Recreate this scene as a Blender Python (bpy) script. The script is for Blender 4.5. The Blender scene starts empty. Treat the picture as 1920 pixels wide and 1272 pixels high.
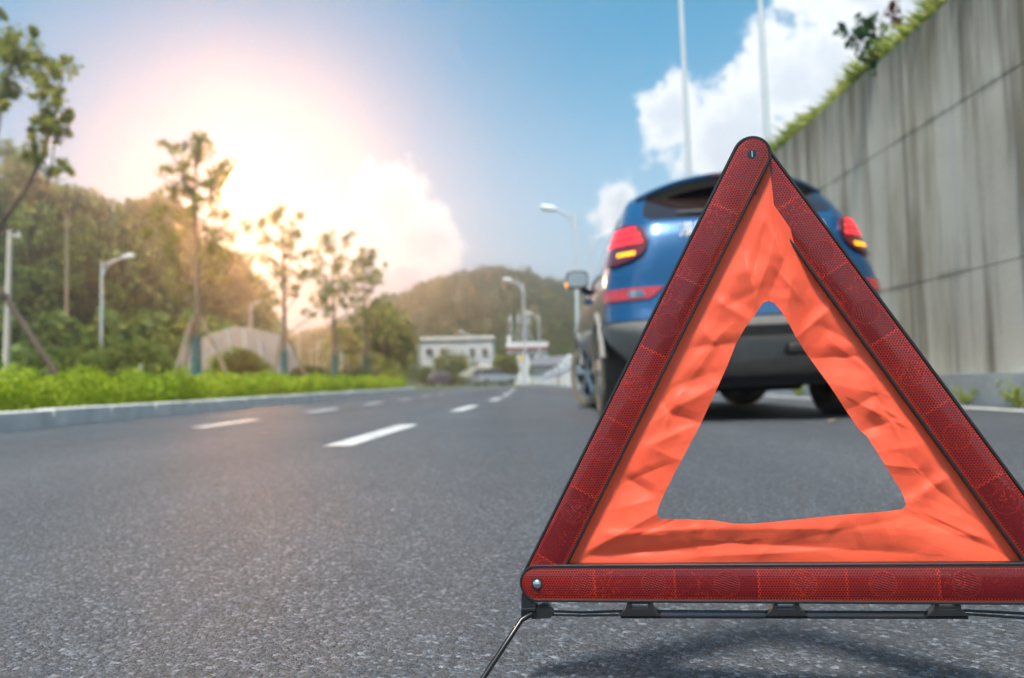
import bpy, bmesh, math, random
import numpy as np
from mathutils import Vector, Matrix, noise as mnoise
random.seed(7); rng = np.random.default_rng(7)
PI = math.pi
S = bpy.context.scene
col = S.collection

# ------------------------------------------------------------------ camera, sky, sun, exposure
F_PX, CAM_H = 1500.0, 0.31
PITCH, ROLL = math.atan2(80, F_PX), math.atan(0.022)
_r = Vector((1, 0, 0)); _u = Vector((0, -math.sin(PITCH), math.cos(PITCH)))
FWD = Vector((0, math.cos(PITCH), math.sin(PITCH)))
RGT = math.cos(ROLL) * _r - math.sin(ROLL) * _u
UPV = math.cos(ROLL) * _u + math.sin(ROLL) * _r
CAM = Vector((0, 0, CAM_H))
cam_d = bpy.data.cameras.new('camera'); cam = bpy.data.objects.new('camera', cam_d); col.objects.link(cam)
cam.matrix_world = Matrix(((RGT.x, UPV.x, -FWD.x, 0), (RGT.y, UPV.y, -FWD.y, 0), (RGT.z, UPV.z, -FWD.z, CAM_H), (0, 0, 0, 1)))
cam_d.sensor_width = 36; cam_d.lens = F_PX / 1920 * 36; cam_d.clip_start = 0.02; cam_d.clip_end = 6000
cam_d.dof.use_dof = True; cam_d.dof.focus_distance = 0.79; cam_d.dof.aperture_fstop = 4.6; cam_d.dof.aperture_blades = 7
S.camera = cam

def ray(px, py):
    return FWD + RGT * ((px - 960) / F_PX) - UPV * ((py - 636) / F_PX)
def at(px, py, Y):
    d = ray(px, py); return CAM + d * (Y / d.y)
def gnd(px, py):
    d = ray(px, py); return CAM + d * (-CAM_H / d.z)

SUN = Vector((-0.13, -0.40, 0.905)).normalized()          # high, behind the camera
GLOW = ray(462, 358).normalized()                           # added warm flare glow in the left sky, opposite the sun
SUN_EL = math.asin(SUN.z); SUN_AZ = math.atan2(SUN.x, SUN.y)
S.view_settings.view_transform = 'Standard'; S.view_settings.look = 'None'
S.view_settings.exposure = 0.9; S.view_settings.gamma = 1
S.cycles.volume_bounces = 0; S.cycles.max_bounces = 6; S.cycles.transparent_max_bounces = 8
S.cycles.sample_clamp_indirect = 6

W = bpy.data.worlds.new('World'); S.world = W; W.use_nodes = True
nt = W.node_tree; nt.nodes.clear()
def N(nt, t, **kw):
    n = nt.nodes.new(t)
    for k, v in kw.items():
        if k == 'inp':
            for a, b in v.items(): n.inputs[a].default_value = b
        else: setattr(n, k, v)
    return n
def L(nt, a, b): nt.links.new(a, b)
def M(nt, op, a, b=None, c=None, clamp=False):
    n = nt.nodes.new('ShaderNodeMath'); n.operation = op; n.use_clamp = clamp
    for i, v in enumerate((a, b, c)):
        if v is None: continue
        if isinstance(v, (int, float)): n.inputs[i].default_value = v
        else: nt.links.new(v, n.inputs[i])
    return n.outputs[0]
def MIX(nt, fac, a, b, mode='MIX'):
    n = nt.nodes.new('ShaderNodeMix'); n.data_type = 'RGBA'; n.blend_type = mode
    for s, v in (('Factor', fac), ('A', a), ('B', b)):
        i = [x for x in n.inputs if x.name == s and x.enabled][0]
        if isinstance(v, (int, float)): i.default_value = v
        elif isinstance(v, tuple): i.default_value = v if len(v) == 4 else (*v, 1)
        else: nt.links.new(v, i)
    return [x for x in n.outputs if x.enabled][0]
def RAMP(nt, fac, stops, interp='LINEAR'):
    n = nt.nodes.new('ShaderNodeValToRGB'); cr = n.color_ramp; cr.interpolation = interp
    while len(cr.elements) < len(stops): cr.elements.new(0.5)
    for e, (p, c) in zip(cr.elements, stops):
        e.position = p; e.color = c if len(c) == 4 else (*c, 1)
    nt.links.new(fac, n.inputs[0]); return n.outputs[0]
def SMOOTH(nt, v, a, b, x=0.0, y=1.0):
    n = nt.nodes.new('ShaderNodeMapRange'); n.interpolation_type = 'SMOOTHSTEP'
    nt.links.new(v, n.inputs[0])
    n.inputs[1].default_value = a; n.inputs[2].default_value = b; n.inputs[3].default_value = x; n.inputs[4].default_value = y
    return n.outputs[0]

SKY_STR = 0.10
sky = N(nt, 'ShaderNodeTexSky', sky_type='NISHITA', sun_disc=False, sun_elevation=SUN_EL, sun_rotation=SUN_AZ,
        air_density=1.0, dust_density=0.6, ozone_density=2.0)
geo = N(nt, 'ShaderNodeNewGeometry'); vdir = geo.outputs['Incoming']
neg = N(nt, 'ShaderNodeVectorMath', operation='SCALE'); L(nt, vdir, neg.inputs[0]); neg.inputs['Scale'].default_value = -1
D = neg.outputs[0]
sep = N(nt, 'ShaderNodeSeparateXYZ'); L(nt, D, sep.inputs[0])
def dotdir(v):
    n = N(nt, 'ShaderNodeVectorMath', operation='DOT_PRODUCT'); L(nt, D, n.inputs[0]); n.inputs[1].default_value = v
    return n.outputs['Value']
# cloud masses: soft blobs in sky directions, broken up by fractal noise
nz = N(nt, 'ShaderNodeTexNoise', noise_dimensions='3D', inp={'Scale': 9.0, 'Detail': 7.0, 'Roughness': 0.62}); L(nt, D, nz.inputs['Vector'])
nz2 = N(nt, 'ShaderNodeTexNoise', noise_dimensions='3D', inp={'Scale': 3.2, 'Detail': 4.0, 'Roughness': 0.5}); L(nt, D, nz2.inputs['Vector'])
mask = None
for px, py, rad in ((1600, 190, 9.5), (1700, 60, 8.0), (1380, 250, 6.0), (1260, 215, 3.2), (1480, 150, 5.5),
                    (728, 378, 3.8), (650, 425, 4.6), (800, 445, 3.2), (570, 440, 4.5), (1165, 385, 2.2),
                    (2300, 200, 16), (-700, 350, 14), (3000, -400, 14)):
    d = ray(px, py).normalized()
    ang = M(nt, 'MULTIPLY', M(nt, 'ARCCOSINE', M(nt, 'MINIMUM', dotdir(d), 0.999999)), 180 / PI / rad)
    b = M(nt, 'SUBTRACT', 1.0, ang)
    mask = b if mask is None else M(nt, 'MAXIMUM', mask, b)
# clouds elsewhere round the sky, out of the picture
mask = M(nt, 'MAXIMUM', mask, M(nt, 'SUBTRACT', M(nt, 'MULTIPLY', M(nt, 'SUBTRACT', nz2.outputs['Fac'], 0.5), 3.0), M(nt, 'MULTIPLY', SMOOTH(nt, sep.outputs['Y'], 0.2, 0.75), 3.0)))
nz3 = N(nt, 'ShaderNodeTexNoise', noise_dimensions='3D', inp={'Scale': 26.0, 'Detail': 6.0, 'Roughness': 0.6}); L(nt, D, nz3.inputs['Vector'])
cl = M(nt, 'ADD', mask, M(nt, 'ADD', M(nt, 'MULTIPLY', M(nt, 'SUBTRACT', nz.outputs['Fac'], 0.5), 1.6), M(nt, 'MULTIPLY', M(nt, 'SUBTRACT', nz3.outputs['Fac'], 0.52), 1.5)))
cmask = SMOOTH(nt, cl, 0.08, 0.42)
shade = SMOOTH(nt, M(nt, 'ADD', cl, M(nt, 'MULTIPLY', nz2.outputs['Fac'], 0.5)), 0.3, 1.2)
ccol = RAMP(nt, shade, [(0, (6.6, 6.7, 6.8)), (0.5, (6.3, 6.5, 6.7)), (1, (4.9, 5.3, 5.8))])
# pale air towards the horizon
el = sep.outputs['Z']
# soft shoulder on the sky brightness (hazy air), channel by channel
sk = N(nt, 'ShaderNodeSeparateColor'); L(nt, sky.outputs[0], sk.inputs[0]); cb_ = N(nt, 'ShaderNodeCombineColor')
for i, (gn, top_) in enumerate(((0.50, 2.7), (1.5, 7.6), (1.6, 11.0))):
    v_ = M(nt, 'MULTIPLY', sk.outputs[i], gn); L(nt, M(nt, 'DIVIDE', v_, M(nt, 'ADD', 1.0, M(nt, 'DIVIDE', v_, top_))), cb_.inputs[i])
base = cb_.outputs[0]
pale = M(nt, 'MULTIPLY', SMOOTH(nt, el, 0.42, 0.0), 0.72)
base = MIX(nt, pale, base, (4.6, 5.4, 6.2, 1))
# pale aureole added around GLOW, well away from the sun
sd = M(nt, 'ARCCOSINE', M(nt, 'MINIMUM', dotdir(GLOW), 0.999999))
g1 = M(nt, 'EXPONENT', M(nt, 'MULTIPLY', M(nt, 'POWER', M(nt, 'DIVIDE', sd, 0.23), 2.0), -1.0))
base = MIX(nt, M(nt, 'MULTIPLY', g1, 0.8), base, (4.9, 4.4, 5.1, 1))
out = MIX(nt, M(nt, 'MULTIPLY', cmask, 0.95), base, ccol)
# bright warm core of the added glow, a second source besides the sun
core = M(nt, 'EXPONENT', M(nt, 'MULTIPLY', M(nt, 'POWER', M(nt, 'DIVIDE', sd, 0.012), 2.0), -1.0))
gl_ = N(nt, 'ShaderNodeVectorMath', operation='SCALE'); gl_.inputs[0].default_value = (10400.0, 4700.0, 1600.0); L(nt, core, gl_.inputs['Scale'])
ga_ = N(nt, 'ShaderNodeVectorMath', operation='ADD'); L(nt, out, ga_.inputs[0]); L(nt, gl_.outputs[0], ga_.inputs[1]); out = ga_.outputs[0]
bg = N(nt, 'ShaderNodeBackground', inp={'Strength': SKY_STR}); L(nt, out, bg.inputs['Color'])
W.cycles.sampling_method = 'MANUAL'; W.cycles.sample_map_resolution = 2048
wo = N(nt, 'ShaderNodeOutputWorld'); L(nt, bg.outputs[0], wo.inputs['Surface'])

sun_d = bpy.data.lights.new('sun', 'SUN'); sun_o = bpy.data.objects.new('sun', sun_d); col.objects.link(sun_o)
sun_d.energy = 3.6; sun_d.angle = math.radians(9.0); sun_d.color = (1.0, 0.95, 0.88)
sun_o.rotation_euler = (-SUN).to_track_quat('-Z', 'Y').to_euler()
sun_o.location = (0, 0, 80)

# ------------------------------------------------------------------ helpers
def tag(o, label=None, cat=None, group=None, kind=None):
    for k, v in (('label', label), ('category', cat), ('group', group), ('kind', kind)):
        if v: o[k] = v
    return o
def empty(name, loc=(0, 0, 0), rz=0.0):
    o = bpy.data.objects.new(name, None); col.objects.link(o); o.location = loc; o.rotation_euler = (0, 0, rz)
    o.empty_display_size = 0.1
    return o
def from_quads(name, V, mat, parent=None, smooth=False):
    """V: (n,4,3) array of separate quads"""
    n = len(V); me = bpy.data.meshes.new(name)
    me.vertices.add(n * 4); me.vertices.foreach_set('co', np.ascontiguousarray(V, dtype=np.float32).ravel())
    me.loops.add(n * 4); me.loops.foreach_set('vertex_index', np.arange(n * 4, dtype=np.int32))
    me.polygons.add(n); me.polygons.foreach_set('loop_start', np.arange(0, n * 4, 4, dtype=np.int32))
    try: me.polygons.foreach_set('loop_total', np.full(n, 4, dtype=np.int32))
    except Exception: pass
    me.update(calc_edges=True); me.validate()
    me.materials.append(mat)
    o = bpy.data.objects.new(name, me); col.objects.link(o)
    if parent: o.parent = parent
    return o
class MB:
    def __init__(s): s.v = []; s.f = []; s.uv = None
    def add(s, vs, fs):
        b = len(s.v); s.v += [tuple(x) for x in vs]; s.f += [tuple(i + b for i in q) for q in fs]; return s
    def box(s, c, d, rz=0.0, mat=None):
        x, y, z = d[0] / 2, d[1] / 2, d[2] / 2
        vs = [Vector((i * x, j * y, k * z)) for k in (-1, 1) for i, j in ((-1, -1), (1, -1), (1, 1), (-1, 1))]
        R = mat if mat else Matrix.Rotation(rz, 3, 'Z')
        vs = [R @ v + Vector(c) for v in vs]
        return s.add(vs, [(3, 2, 1, 0), (4, 5, 6, 7), (0, 1, 5, 4), (1, 2, 6, 5), (2, 3, 7, 6), (3, 0, 4, 7)])
    def tube(s, pts, rad, seg=10, caps=True):
        pts = [Vector(p) for p in pts]; n = len(pts)
        rad = [rad] * n if isinstance(rad, (int, float)) else list(rad)
        vs = []; fs = []; up = None
        for i, p in enumerate(pts):
            t = (pts[min(i + 1, n - 1)] - pts[max(i - 1, 0)]).normalized()
            if up is None: up = Vector((0, 0, 1)) if abs(t.z) < 0.9 else Vector((1, 0, 0))
            a = t.cross(up).normalized(); b = a.cross(t).normalized(); up = b
            for k in range(seg):
                w = 2 * PI * k / seg; vs.append(p + (a * math.cos(w) + b * math.sin(w)) * rad[i])
        for i in range(n - 1):
            for k in range(seg):
                k2 = (k + 1) % seg
                fs.append((i * seg + k, (i + 1) * seg + k, (i + 1) * seg + k2, i * seg + k2))
        if caps:
            fs.append(tuple(range(seg))); fs.append(tuple((n - 1) * seg + k for k in reversed(range(seg))))
        return s.add(vs, fs)
    def lathe(s, prof, seg=40, M3=None, c=(0, 0, 0)):
        """prof: (radius, axial) closed loop round local X axis"""
        n = len(prof); vs = []; fs = []
        for k in range(seg):
            w = 2 * PI * k / seg
            for r, a in prof:
                v = Vector((a, r * math.cos(w), r * math.sin(w)))
                vs.append((M3 @ v if M3 else v) + Vector(c))
        for k in range(seg):
            k2 = (k + 1) % seg
            for i in range(n):
                j = (i + 1) % n
                fs.append((k * n + i, k * n + j, k2 * n + j, k2 * n + i))
        return s.add(vs, fs)
    def prism(s, outline, n0, n1, fn):
        """outline: list of 2-D points; fn(u,v,n) -> world"""
        m = len(outline)
        vs = [fn(u, v, n0) for u, v in outline] + [fn(u, v, n1) for u, v in outline]
        fs = [tuple(reversed(range(m))), tuple(range(m, 2 * m))] + [(i, (i + 1) % m, m + (i + 1) % m, m + i) for i in range(m)]
        return s.add(vs, fs)
    def build(s, name, mat, parent=None, smooth=False, bevel=0, angle=40):
        me = bpy.data.meshes.new(name); me.from_pydata(s.v, [], s.f); me.update()
        bm = bmesh.new(); bm.from_mesh(me)
        bmesh.ops.recalc_face_normals(bm, faces=bm.faces)
        if bevel:
            es = [e for e in bm.edges if e.is_manifold and e.calc_face_angle(0) > math.radians(35)]
            bmesh.ops.bevel(bm, geom=es, offset=bevel, segments=2, profile=0.5, affect='EDGES')
        bm.to_mesh(me); bm.free()
        if smooth:
            me.polygons.foreach_set('use_smooth', [True] * len(me.polygons))
            try: me.set_sharp_from_angle(angle=math.radians(angle))
            except Exception: pass
        me.materials.append(mat)
        o = bpy.data.objects.new(name, me); col.objects.link(o)
        if parent: o.parent = parent
        return o
def copy_tree(o, parent=None):
    c = o.copy(); col.objects.link(c)
    if parent: c.parent = parent
    for ch in list(o.children): copy_tree(ch, c)
    return c

# ------------------------------------------------------------------ materials
def new_mat(name):
    m = bpy.data.materials.new(name); m.use_nodes = True
    return m, m.node_tree, m.node_tree.nodes['Principled BSDF']
def pmat(name, c, rough=0.6, metal=0.0, coat=0.0, var=0.12, scale=6.0, bump=0.0, bscale=60.0, spec=0.5):
    m, t, b = new_mat(name)
    tc = N(t, 'ShaderNodeTexCoord')
    nz = N(t, 'ShaderNodeTexNoise', inp={'Scale': scale, 'Detail': 5.0, 'Roughness': 0.6}); L(t, tc.outputs['Object'], nz.inputs['Vector'])
    lo = tuple(x * (1 - var) for x in c); hi = tuple(min(1, x * (1 + var)) for x in c)
    L(t, RAMP(t, nz.outputs['Fac'], [(0.3, lo), (0.7, hi)]), b.inputs['Base Color'])
    b.inputs['Roughness'].default_value = rough; b.inputs['Metallic'].default_value = metal
    b.inputs['Coat Weight'].default_value = coat; b.inputs['Coat Roughness'].default_value = 0.05
    b.inputs['Specular IOR Level'].default_value = spec
    if bump:
        n2 = N(t, 'ShaderNodeTexNoise', inp={'Scale': bscale, 'Detail': 4.0}); L(t, tc.outputs['Object'], n2.inputs['Vector'])
        bp = N(t, 'ShaderNodeBump', inp={'Strength': 0.6, 'Distance': bump}); L(t, n2.outputs['Fac'], bp.inputs['Height']); L(t, bp.outputs[0], b.inputs['Normal'])
    return m
def leaf_mat(name, dark, mid, light, trans=0.4, patch_scale=0.8):
    m, t, b = new_mat(name)
    g = N(t, 'ShaderNodeNewGeometry')
    tc = N(t, 'ShaderNodeTexCoord')
    nz = N(t, 'ShaderNodeTexNoise', inp={'Scale': patch_scale, 'Detail': 3.0}); L(t, tc.outputs['Object'], nz.inputs['Vector'])
    f = M(t, 'ADD', M(t, 'MULTIPLY', g.outputs['Random Per Island'], 0.45), M(t, 'SUBTRACT', M(t, 'MULTIPLY', nz.outputs['Fac'], 0.9), 0.175))
    c = RAMP(t, f, [(0.1, dark), (0.5, mid), (0.9, light)])
    L(t, c, b.inputs['Base Color']); b.inputs['Roughness'].default_value = 0.55; b.inputs['Specular IOR Level'].default_value = 0.3
    tr = N(t, 'ShaderNodeBsdfTranslucent'); L(t, MIX(t, 1.0, c, (1.3, 1.25, 0.7, 1), 'MULTIPLY'), tr.inputs['Color'])
    mx = N(t, 'ShaderNodeMixShader', inp={0: trans}); L(t, b.outputs[0], mx.inputs[1]); L(t, tr.outputs[0], mx.inputs[2])
    o = t.nodes['Material Output']; L(t, mx.outputs[0], o.inputs['Surface'])
    return m
def emis(name, c, strength, base=None):
    m, t, b = new_mat(name)
    b.inputs['Base Color'].default_value = (*(base or c), 1); b.inputs['Roughness'].default_value = 0.25
    b.inputs['Emission Color'].default_value = (*c, 1); b.inputs['Emission Strength'].default_value = strength
    return m

def asphalt_mat():
    m, t, b = new_mat('asphalt')
    tc = N(t, 'ShaderNodeTexCoord'); P = tc.outputs['Object']
    warp = N(t, 'ShaderNodeTexNoise', inp={'Scale': 160.0, 'Detail': 2.0}); L(t, P, warp.inputs['Vector'])
    wv = N(t, 'ShaderNodeVectorMath', operation='SCALE'); L(t, warp.outputs['Color'], wv.inputs[0]); wv.inputs['Scale'].default_value = 0.011
    ad = N(t, 'ShaderNodeVectorMath', operation='ADD'); L(t, P, ad.inputs[0]); L(t, wv.outputs[0], ad.inputs[1])
    vo = N(t, 'ShaderNodeTexVoronoi', inp={'Scale': 175.0, 'Randomness': 1.0}); L(t, ad.outputs[0], vo.inputs['Vector'])
    vo2 = N(t, 'ShaderNodeTexVoronoi', inp={'Scale': 330.0}); L(t, ad.outputs[0], vo2.inputs['Vector'])
    rnd = N(t, 'ShaderNodeSeparateColor'); L(t, vo.outputs['Color'], rnd.inputs[0])
    rnd2 = N(t, 'ShaderNodeSeparateColor'); L(t, vo2.outputs['Color'], rnd2.inputs[0])
    big = N(t, 'ShaderNodeTexNoise', inp={'Scale': 0.9, 'Detail': 5.0, 'Roughness': 0.6}); L(t, P, big.inputs['Vector'])
    mid = N(t, 'ShaderNodeTexNoise', inp={'Scale': 28.0, 'Detail': 4.0}); L(t, P, mid.inputs['Vector'])
    c1 = RAMP(t, rnd.outputs[0], [(0.0, (0.032, 0.030, 0.030)), (0.42, (0.095, 0.096, 0.10)), (0.76, (0.17, 0.177, 0.19)), (0.91, (0.34, 0.355, 0.38)), (1.0, (0.75, 0.75, 0.75))])
    c2 = RAMP(t, rnd2.outputs[1], [(0.0, (0.05, 0.045, 0.043)), (0.6, (0.12, 0.12, 0.122)), (1.0, (0.25, 0.26, 0.28))])
    c = MIX(t, 0.28, c1, c2)
    fn_ = N(t, 'ShaderNodeTexNoise', inp={'Scale': 430.0, 'Detail': 3.0, 'Roughness': 0.65}); L(t, P, fn_.inputs['Vector'])
    c = MIX(t, SMOOTH(t, fn_.outputs['Fac'], 0.58, 0.68, 0.0, 0.8), c, (0.42, 0.43, 0.44, 1))
    c = MIX(t, SMOOTH(t, fn_.outputs['Fac'], 0.43, 0.33, 0.0, 0.9), c, (0.030, 0.032, 0.031, 1))
    # tarry binder between the stones
    edge = SMOOTH(t, vo.outputs['Distance'], 0.0020, 0.0048)
    c = MIX(t, M(t, 'MULTIPLY', edge, 0.5), c, (0.040, 0.036, 0.034, 1))
    c = MIX(t, SMOOTH(t, mid.outputs['Fac'], 0.58, 0.72, 0.0, 0.5), c, (0.075, 0.062, 0.052, 1))
    c = MIX(t, 1.0, c, RAMP(t, big.outputs['Fac'], [(0.3, (0.86, 0.87, 0.9)), (0.7, (1.12, 1.12, 1.14))]), 'MULTIPLY')
    c = MIX(t, 1.0, c, (1.03, 1.12, 1.20, 1), 'MULTIPLY')
    mpr = N(t, 'ShaderNodeMapping'); L(t, P, mpr.inputs['Vector']); mpr.inputs['Scale'].default_value = (1.3, 0.06, 1)
    trk = N(t, 'ShaderNodeTexNoise', inp={'Scale': 1.0, 'Detail': 3.0}); L(t, mpr.outputs[0], trk.inputs['Vector'])
    c = MIX(t, 1.0, c, RAMP(t, trk.outputs['Fac'], [(0.35, (0.84, 0.84, 0.85)), (0.65, (1.12, 1.12, 1.11))]), 'MULTIPLY')
    oil = N(t, 'ShaderNodeTexNoise', inp={'Scale': 0.55, 'Detail': 6.0, 'Roughness': 0.75}); L(t, P, oil.inputs['Vector'])
    c = MIX(t, SMOOTH(t, oil.outputs['Fac'], 0.62, 0.72, 0.0, 0.4), c, (0.05, 0.048, 0.047, 1))
    L(t, c, b.inputs['Base Color'])
    L(t, M(t, 'ADD', 0.48, M(t, 'MULTIPLY', rnd.outputs[1], 0.3)), b.inputs['Roughness'])
    h = M(t, 'ADD', M(t, 'MULTIPLY', M(t, 'SUBTRACT', rnd.outputs[2], M(t, 'MULTIPLY', vo.outputs['Distance'], 90.0)), 0.0022),
          M(t, 'ADD', M(t, 'ADD', M(t, 'MULTIPLY', fn_.outputs['Fac'], 0.0022), M(t, 'MULTIPLY', rnd2.outputs[0], 0.0007)), M(t, 'MULTIPLY', mid.outputs['Fac'], 0.0015)))
    bp = N(t, 'ShaderNodeBump', inp={'Strength': 0.6, 'Distance': 1.0}); L(t, h, bp.inputs['Height']); L(t, bp.outputs[0], b.inputs['Normal'])
    return m
def paint_mat():
    m, t, b = new_mat('road_paint')
    tc = N(t, 'ShaderNodeTexCoord'); P = tc.outputs['Object']
    vo = N(t, 'ShaderNodeTexVoronoi', inp={'Scale': 140.0}); L(t, P, vo.inputs['Vector'])
    nz = N(t, 'ShaderNodeTexNoise', inp={'Scale': 9.0, 'Detail': 6.0, 'Roughness': 0.7}); L(t, P, nz.inputs['Vector'])
    c = RAMP(t, nz.outputs['Fac'], [(0.3, (0.26, 0.26, 0.255)), (0.5, (0.50, 0.50, 0.49)), (0.7, (0.60, 0.60, 0.58))])
    L(t, c, b.inputs['Base Color']); b.inputs['Roughness'].default_value = 0.6
    bp = N(t, 'ShaderNodeBump', inp={'Strength': 0.5, 'Distance': 0.002}); L(t, vo.outputs['Distance'], bp.inputs['Height']); L(t, bp.outputs[0], b.inputs['Normal'])
    return m
def concrete_wall_mat():
    m, t, b = new_mat('stained_concrete')
    tc = N(t, 'ShaderNodeTexCoord'); P = tc.outputs['Object']
    def st(sy, sz, det=6.0, rough=0.62, off=0.0):
        mp = N(t, 'ShaderNodeMapping'); L(t, P, mp.inputs['Vector']); mp.inputs['Scale'].default_value = (1, sy, sz); mp.inputs['Location'].default_value = (off, off, off)
        n = N(t, 'ShaderNodeTexNoise', inp={'Scale': 1.0, 'Detail': det, 'Roughness': rough}); L(t, mp.outputs[0], n.inputs['Vector']); return n.outputs['Fac']
    sp = N(t, 'ShaderNodeSeparateXYZ'); L(t, P, sp.inputs[0]); z = sp.outputs['Z']
    base = RAMP(t, st(0.9, 0.9), [(0.3, (0.44, 0.415, 0.34)), (0.7, (0.58, 0.555, 0.47))])
    s1 = SMOOTH(t, st(2.3, 0.14, 7.0, 0.66), 0.46, 0.64)
    base = MIX(t, M(t, 'MULTIPLY', s1, 0.88), base, (0.13, 0.108, 0.068, 1))
    s2 = SMOOTH(t, st(1.2, 0.12, 7.0, 0.7, 7.3), 0.46, 0.64)
    base = MIX(t, M(t, 'MULTIPLY', s2, 0.72), base, (0.24, 0.195, 0.115, 1))
    s3 = SMOOTH(t, st(4.5, 0.20, 6.0, 0.65, 3.1), 0.54, 0.66)
    base = MIX(t, M(t, 'MULTIPLY', s3, 0.55), base, (0.46, 0.48, 0.49, 1))
    # algae run-off below the coping and dirt along the pour joints
    top = M(t, 'MULTIPLY', SMOOTH(t, z, 2.9, 4.1), SMOOTH(t, st(5.0, 0.35, 6.0, 0.7, 1.7), 0.36, 0.62))
    base = MIX(t, M(t, 'MULTIPLY', top, 0.75), base, (0.105, 0.105, 0.075, 1))
    for zj in (1.30, 2.98):
        dz = M(t, 'ABSOLUTE', M(t, 'SUBTRACT', z, zj))
        jj = M(t, 'MULTIPLY', SMOOTH(t, dz, 0.08, 0.0), SMOOTH(t, st(1.3, 2.0, 6.0, 0.7, zj), 0.42, 0.62))
        base = MIX(t, M(t, 'MULTIPLY', jj, 0.5), base, (0.085, 0.078, 0.065, 1))
    L(t, base, b.inputs['Base Color']); b.inputs['Roughness'].default_value = 0.85
    nb = N(t, 'ShaderNodeTexNoise', inp={'Scale': 18.0, 'Detail': 8.0, 'Roughness': 0.7}); L(t, P, nb.inputs['Vector'])
    bp = N(t, 'ShaderNodeBump', inp={'Strength': 0.5, 'Distance': 0.02}); L(t, nb.outputs['Fac'], bp.inputs['Height']); L(t, bp.outputs[0], b.inputs['Normal'])
    return m
def reflector_mat():
    """moulded red prismatic reflector; UV = metres (along, across)"""
    m, t, b = new_mat('red_reflector')
    uv = N(t, 'ShaderNodeUVMap'); uv.uv_map = 'UVMap'
    sp = N(t, 'ShaderNodeSeparateXYZ'); L(t, uv.outputs[0], sp.inputs[0]); u, v = sp.outputs['X'], sp.outputs['Y']
    p = 0.0027
    a1 = M(t, 'ABSOLUTE', M(t, 'SINE', M(t, 'MULTIPLY', M(t, 'ADD', u, M(t, 'MULTIPLY', v, 0.577)), PI / p)))
    a2 = M(t, 'ABSOLUTE', M(t, 'SINE', M(t, 'MULTIPLY', M(t, 'SUBTRACT', u, M(t, 'MULTIPLY', v, 0.577)), PI / p)))
    a3 = M(t, 'ABSOLUTE', M(t, 'SINE', M(t, 'MULTIPLY', v, 1.155 * PI / p)))
    cell = M(t, 'MULTIPLY', M(t, 'MULTIPLY', a1, a2), a3)
    seg = M(t, 'DIVIDE', M(t, 'SUBTRACT', u, 0.0575), 0.079)
    fl = M(t, 'FLOOR', seg); fr = M(t, 'FRACT', seg)
    line = M(t, 'ADD', M(t, 'LESS_THAN', fr, 0.03), M(t, 'GREATER_THAN', M(t, 'ABSOLUTE', v), 0.0132))
    line = M(t, 'MULTIPLY', M(t, 'MINIMUM', line, 1.0), SMOOTH(t, cell, 0.25, 0.7))
    alt = N(t, 'ShaderNodeTexWhiteNoise', noise_dimensions='1D'); L(t, M(t, 'ADD', fl, 3.7), alt.inputs['W'])
    cu = M(t, 'MULTIPLY', M(t, 'SUBTRACT', M(t, 'FRACT', M(t, 'DIVIDE', M(t, 'SUBTRACT', u, 0.012), 0.070)), 0.5), 0.070)
    rad = M(t, 'SQRT', M(t, 'ADD', M(t, 'MULTIPLY', cu, cu), M(t, 'MULTIPLY', v, v)))
    disc = M(t, 'MULTIPLY', M(t, 'LESS_THAN', rad, 0.0118), M(t, 'GREATER_THAN', u, 0.03))
    ring = M(t, 'MULTIPLY', M(t, 'LESS_THAN', M(t, 'ABSOLUTE', M(t, 'SUBTRACT', rad, 0.0118)), 0.0004), M(t, 'GREATER_THAN', u, 0.03))
    strp = M(t, 'SINE', M(t, 'MULTIPLY', M(t, 'ADD', M(t, 'MULTIPLY', u, 0.35), v), 2 * PI / 0.0024))
    bright = M(t, 'ADD', M(t, 'MULTIPLY', SMOOTH(t, cell, 0.35, 0.75), M(t, 'ADD', 0.05, M(t, 'MULTIPLY', alt.outputs['Value'], 0.8))), M(t, 'MULTIPLY', line, 0.9))
    gv = N(t, 'ShaderNodeTexVoronoi', inp={'Scale': 700.0}); L(t, uv.outputs[0], gv.inputs['Vector']); gs = N(t, 'ShaderNodeSeparateColor'); L(t, gv.outputs['Color'], gs.inputs[0])
    bn_ = N(t, 'ShaderNodeTexNoise', inp={'Scale': 22.0, 'Detail': 2.0}); L(t, uv.outputs[0], bn_.inputs['Vector'])
    glint = M(t, 'MULTIPLY', SMOOTH(t, gs.outputs[0], 0.72, 0.95), SMOOTH(t, bn_.outputs['Fac'], 0.42, 0.66))  # sparkle of the prisms, painted into the base colour
    bright = M(t, 'ADD', bright, M(t, 'ADD', M(t, 'MULTIPLY', ring, 0.10), M(t, 'MULTIPLY', glint, 0.20)), clamp=True)
    c = MIX(t, bright, (0.115, 0.003, 0.005, 1), (0.95, 0.065, 0.016, 1))
    L(t, c, b.inputs['Base Color'])
    b.inputs['Roughness'].default_value = 0.4; b.inputs['Specular IOR Level'].default_value = 0.15; b.inputs['Coat Weight'].default_value = 0.8; b.inputs['Coat Roughness'].default_value = 0.04
    hh = M(t, 'ADD', M(t, 'MULTIPLY', cell, 0.0004), M(t, 'MULTIPLY', M(t, 'MULTIPLY', disc, strp), 0.0001))
    bp = N(t, 'ShaderNodeBump', inp={'Strength': 0.6, 'Distance': 1.0}); L(t, hh, bp.inputs['Height']); L(t, bp.outputs[0], b.inputs['Normal'])
    bp2 = N(t, 'ShaderNodeBump', inp={'Strength': 0.5, 'Distance': 0.6})
    wn = N(t, 'ShaderNodeTexNoise', inp={'Scale': 35.0, 'Detail': 3.0}); L(t, uv.outputs[0], wn.inputs['Vector'])
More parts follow.
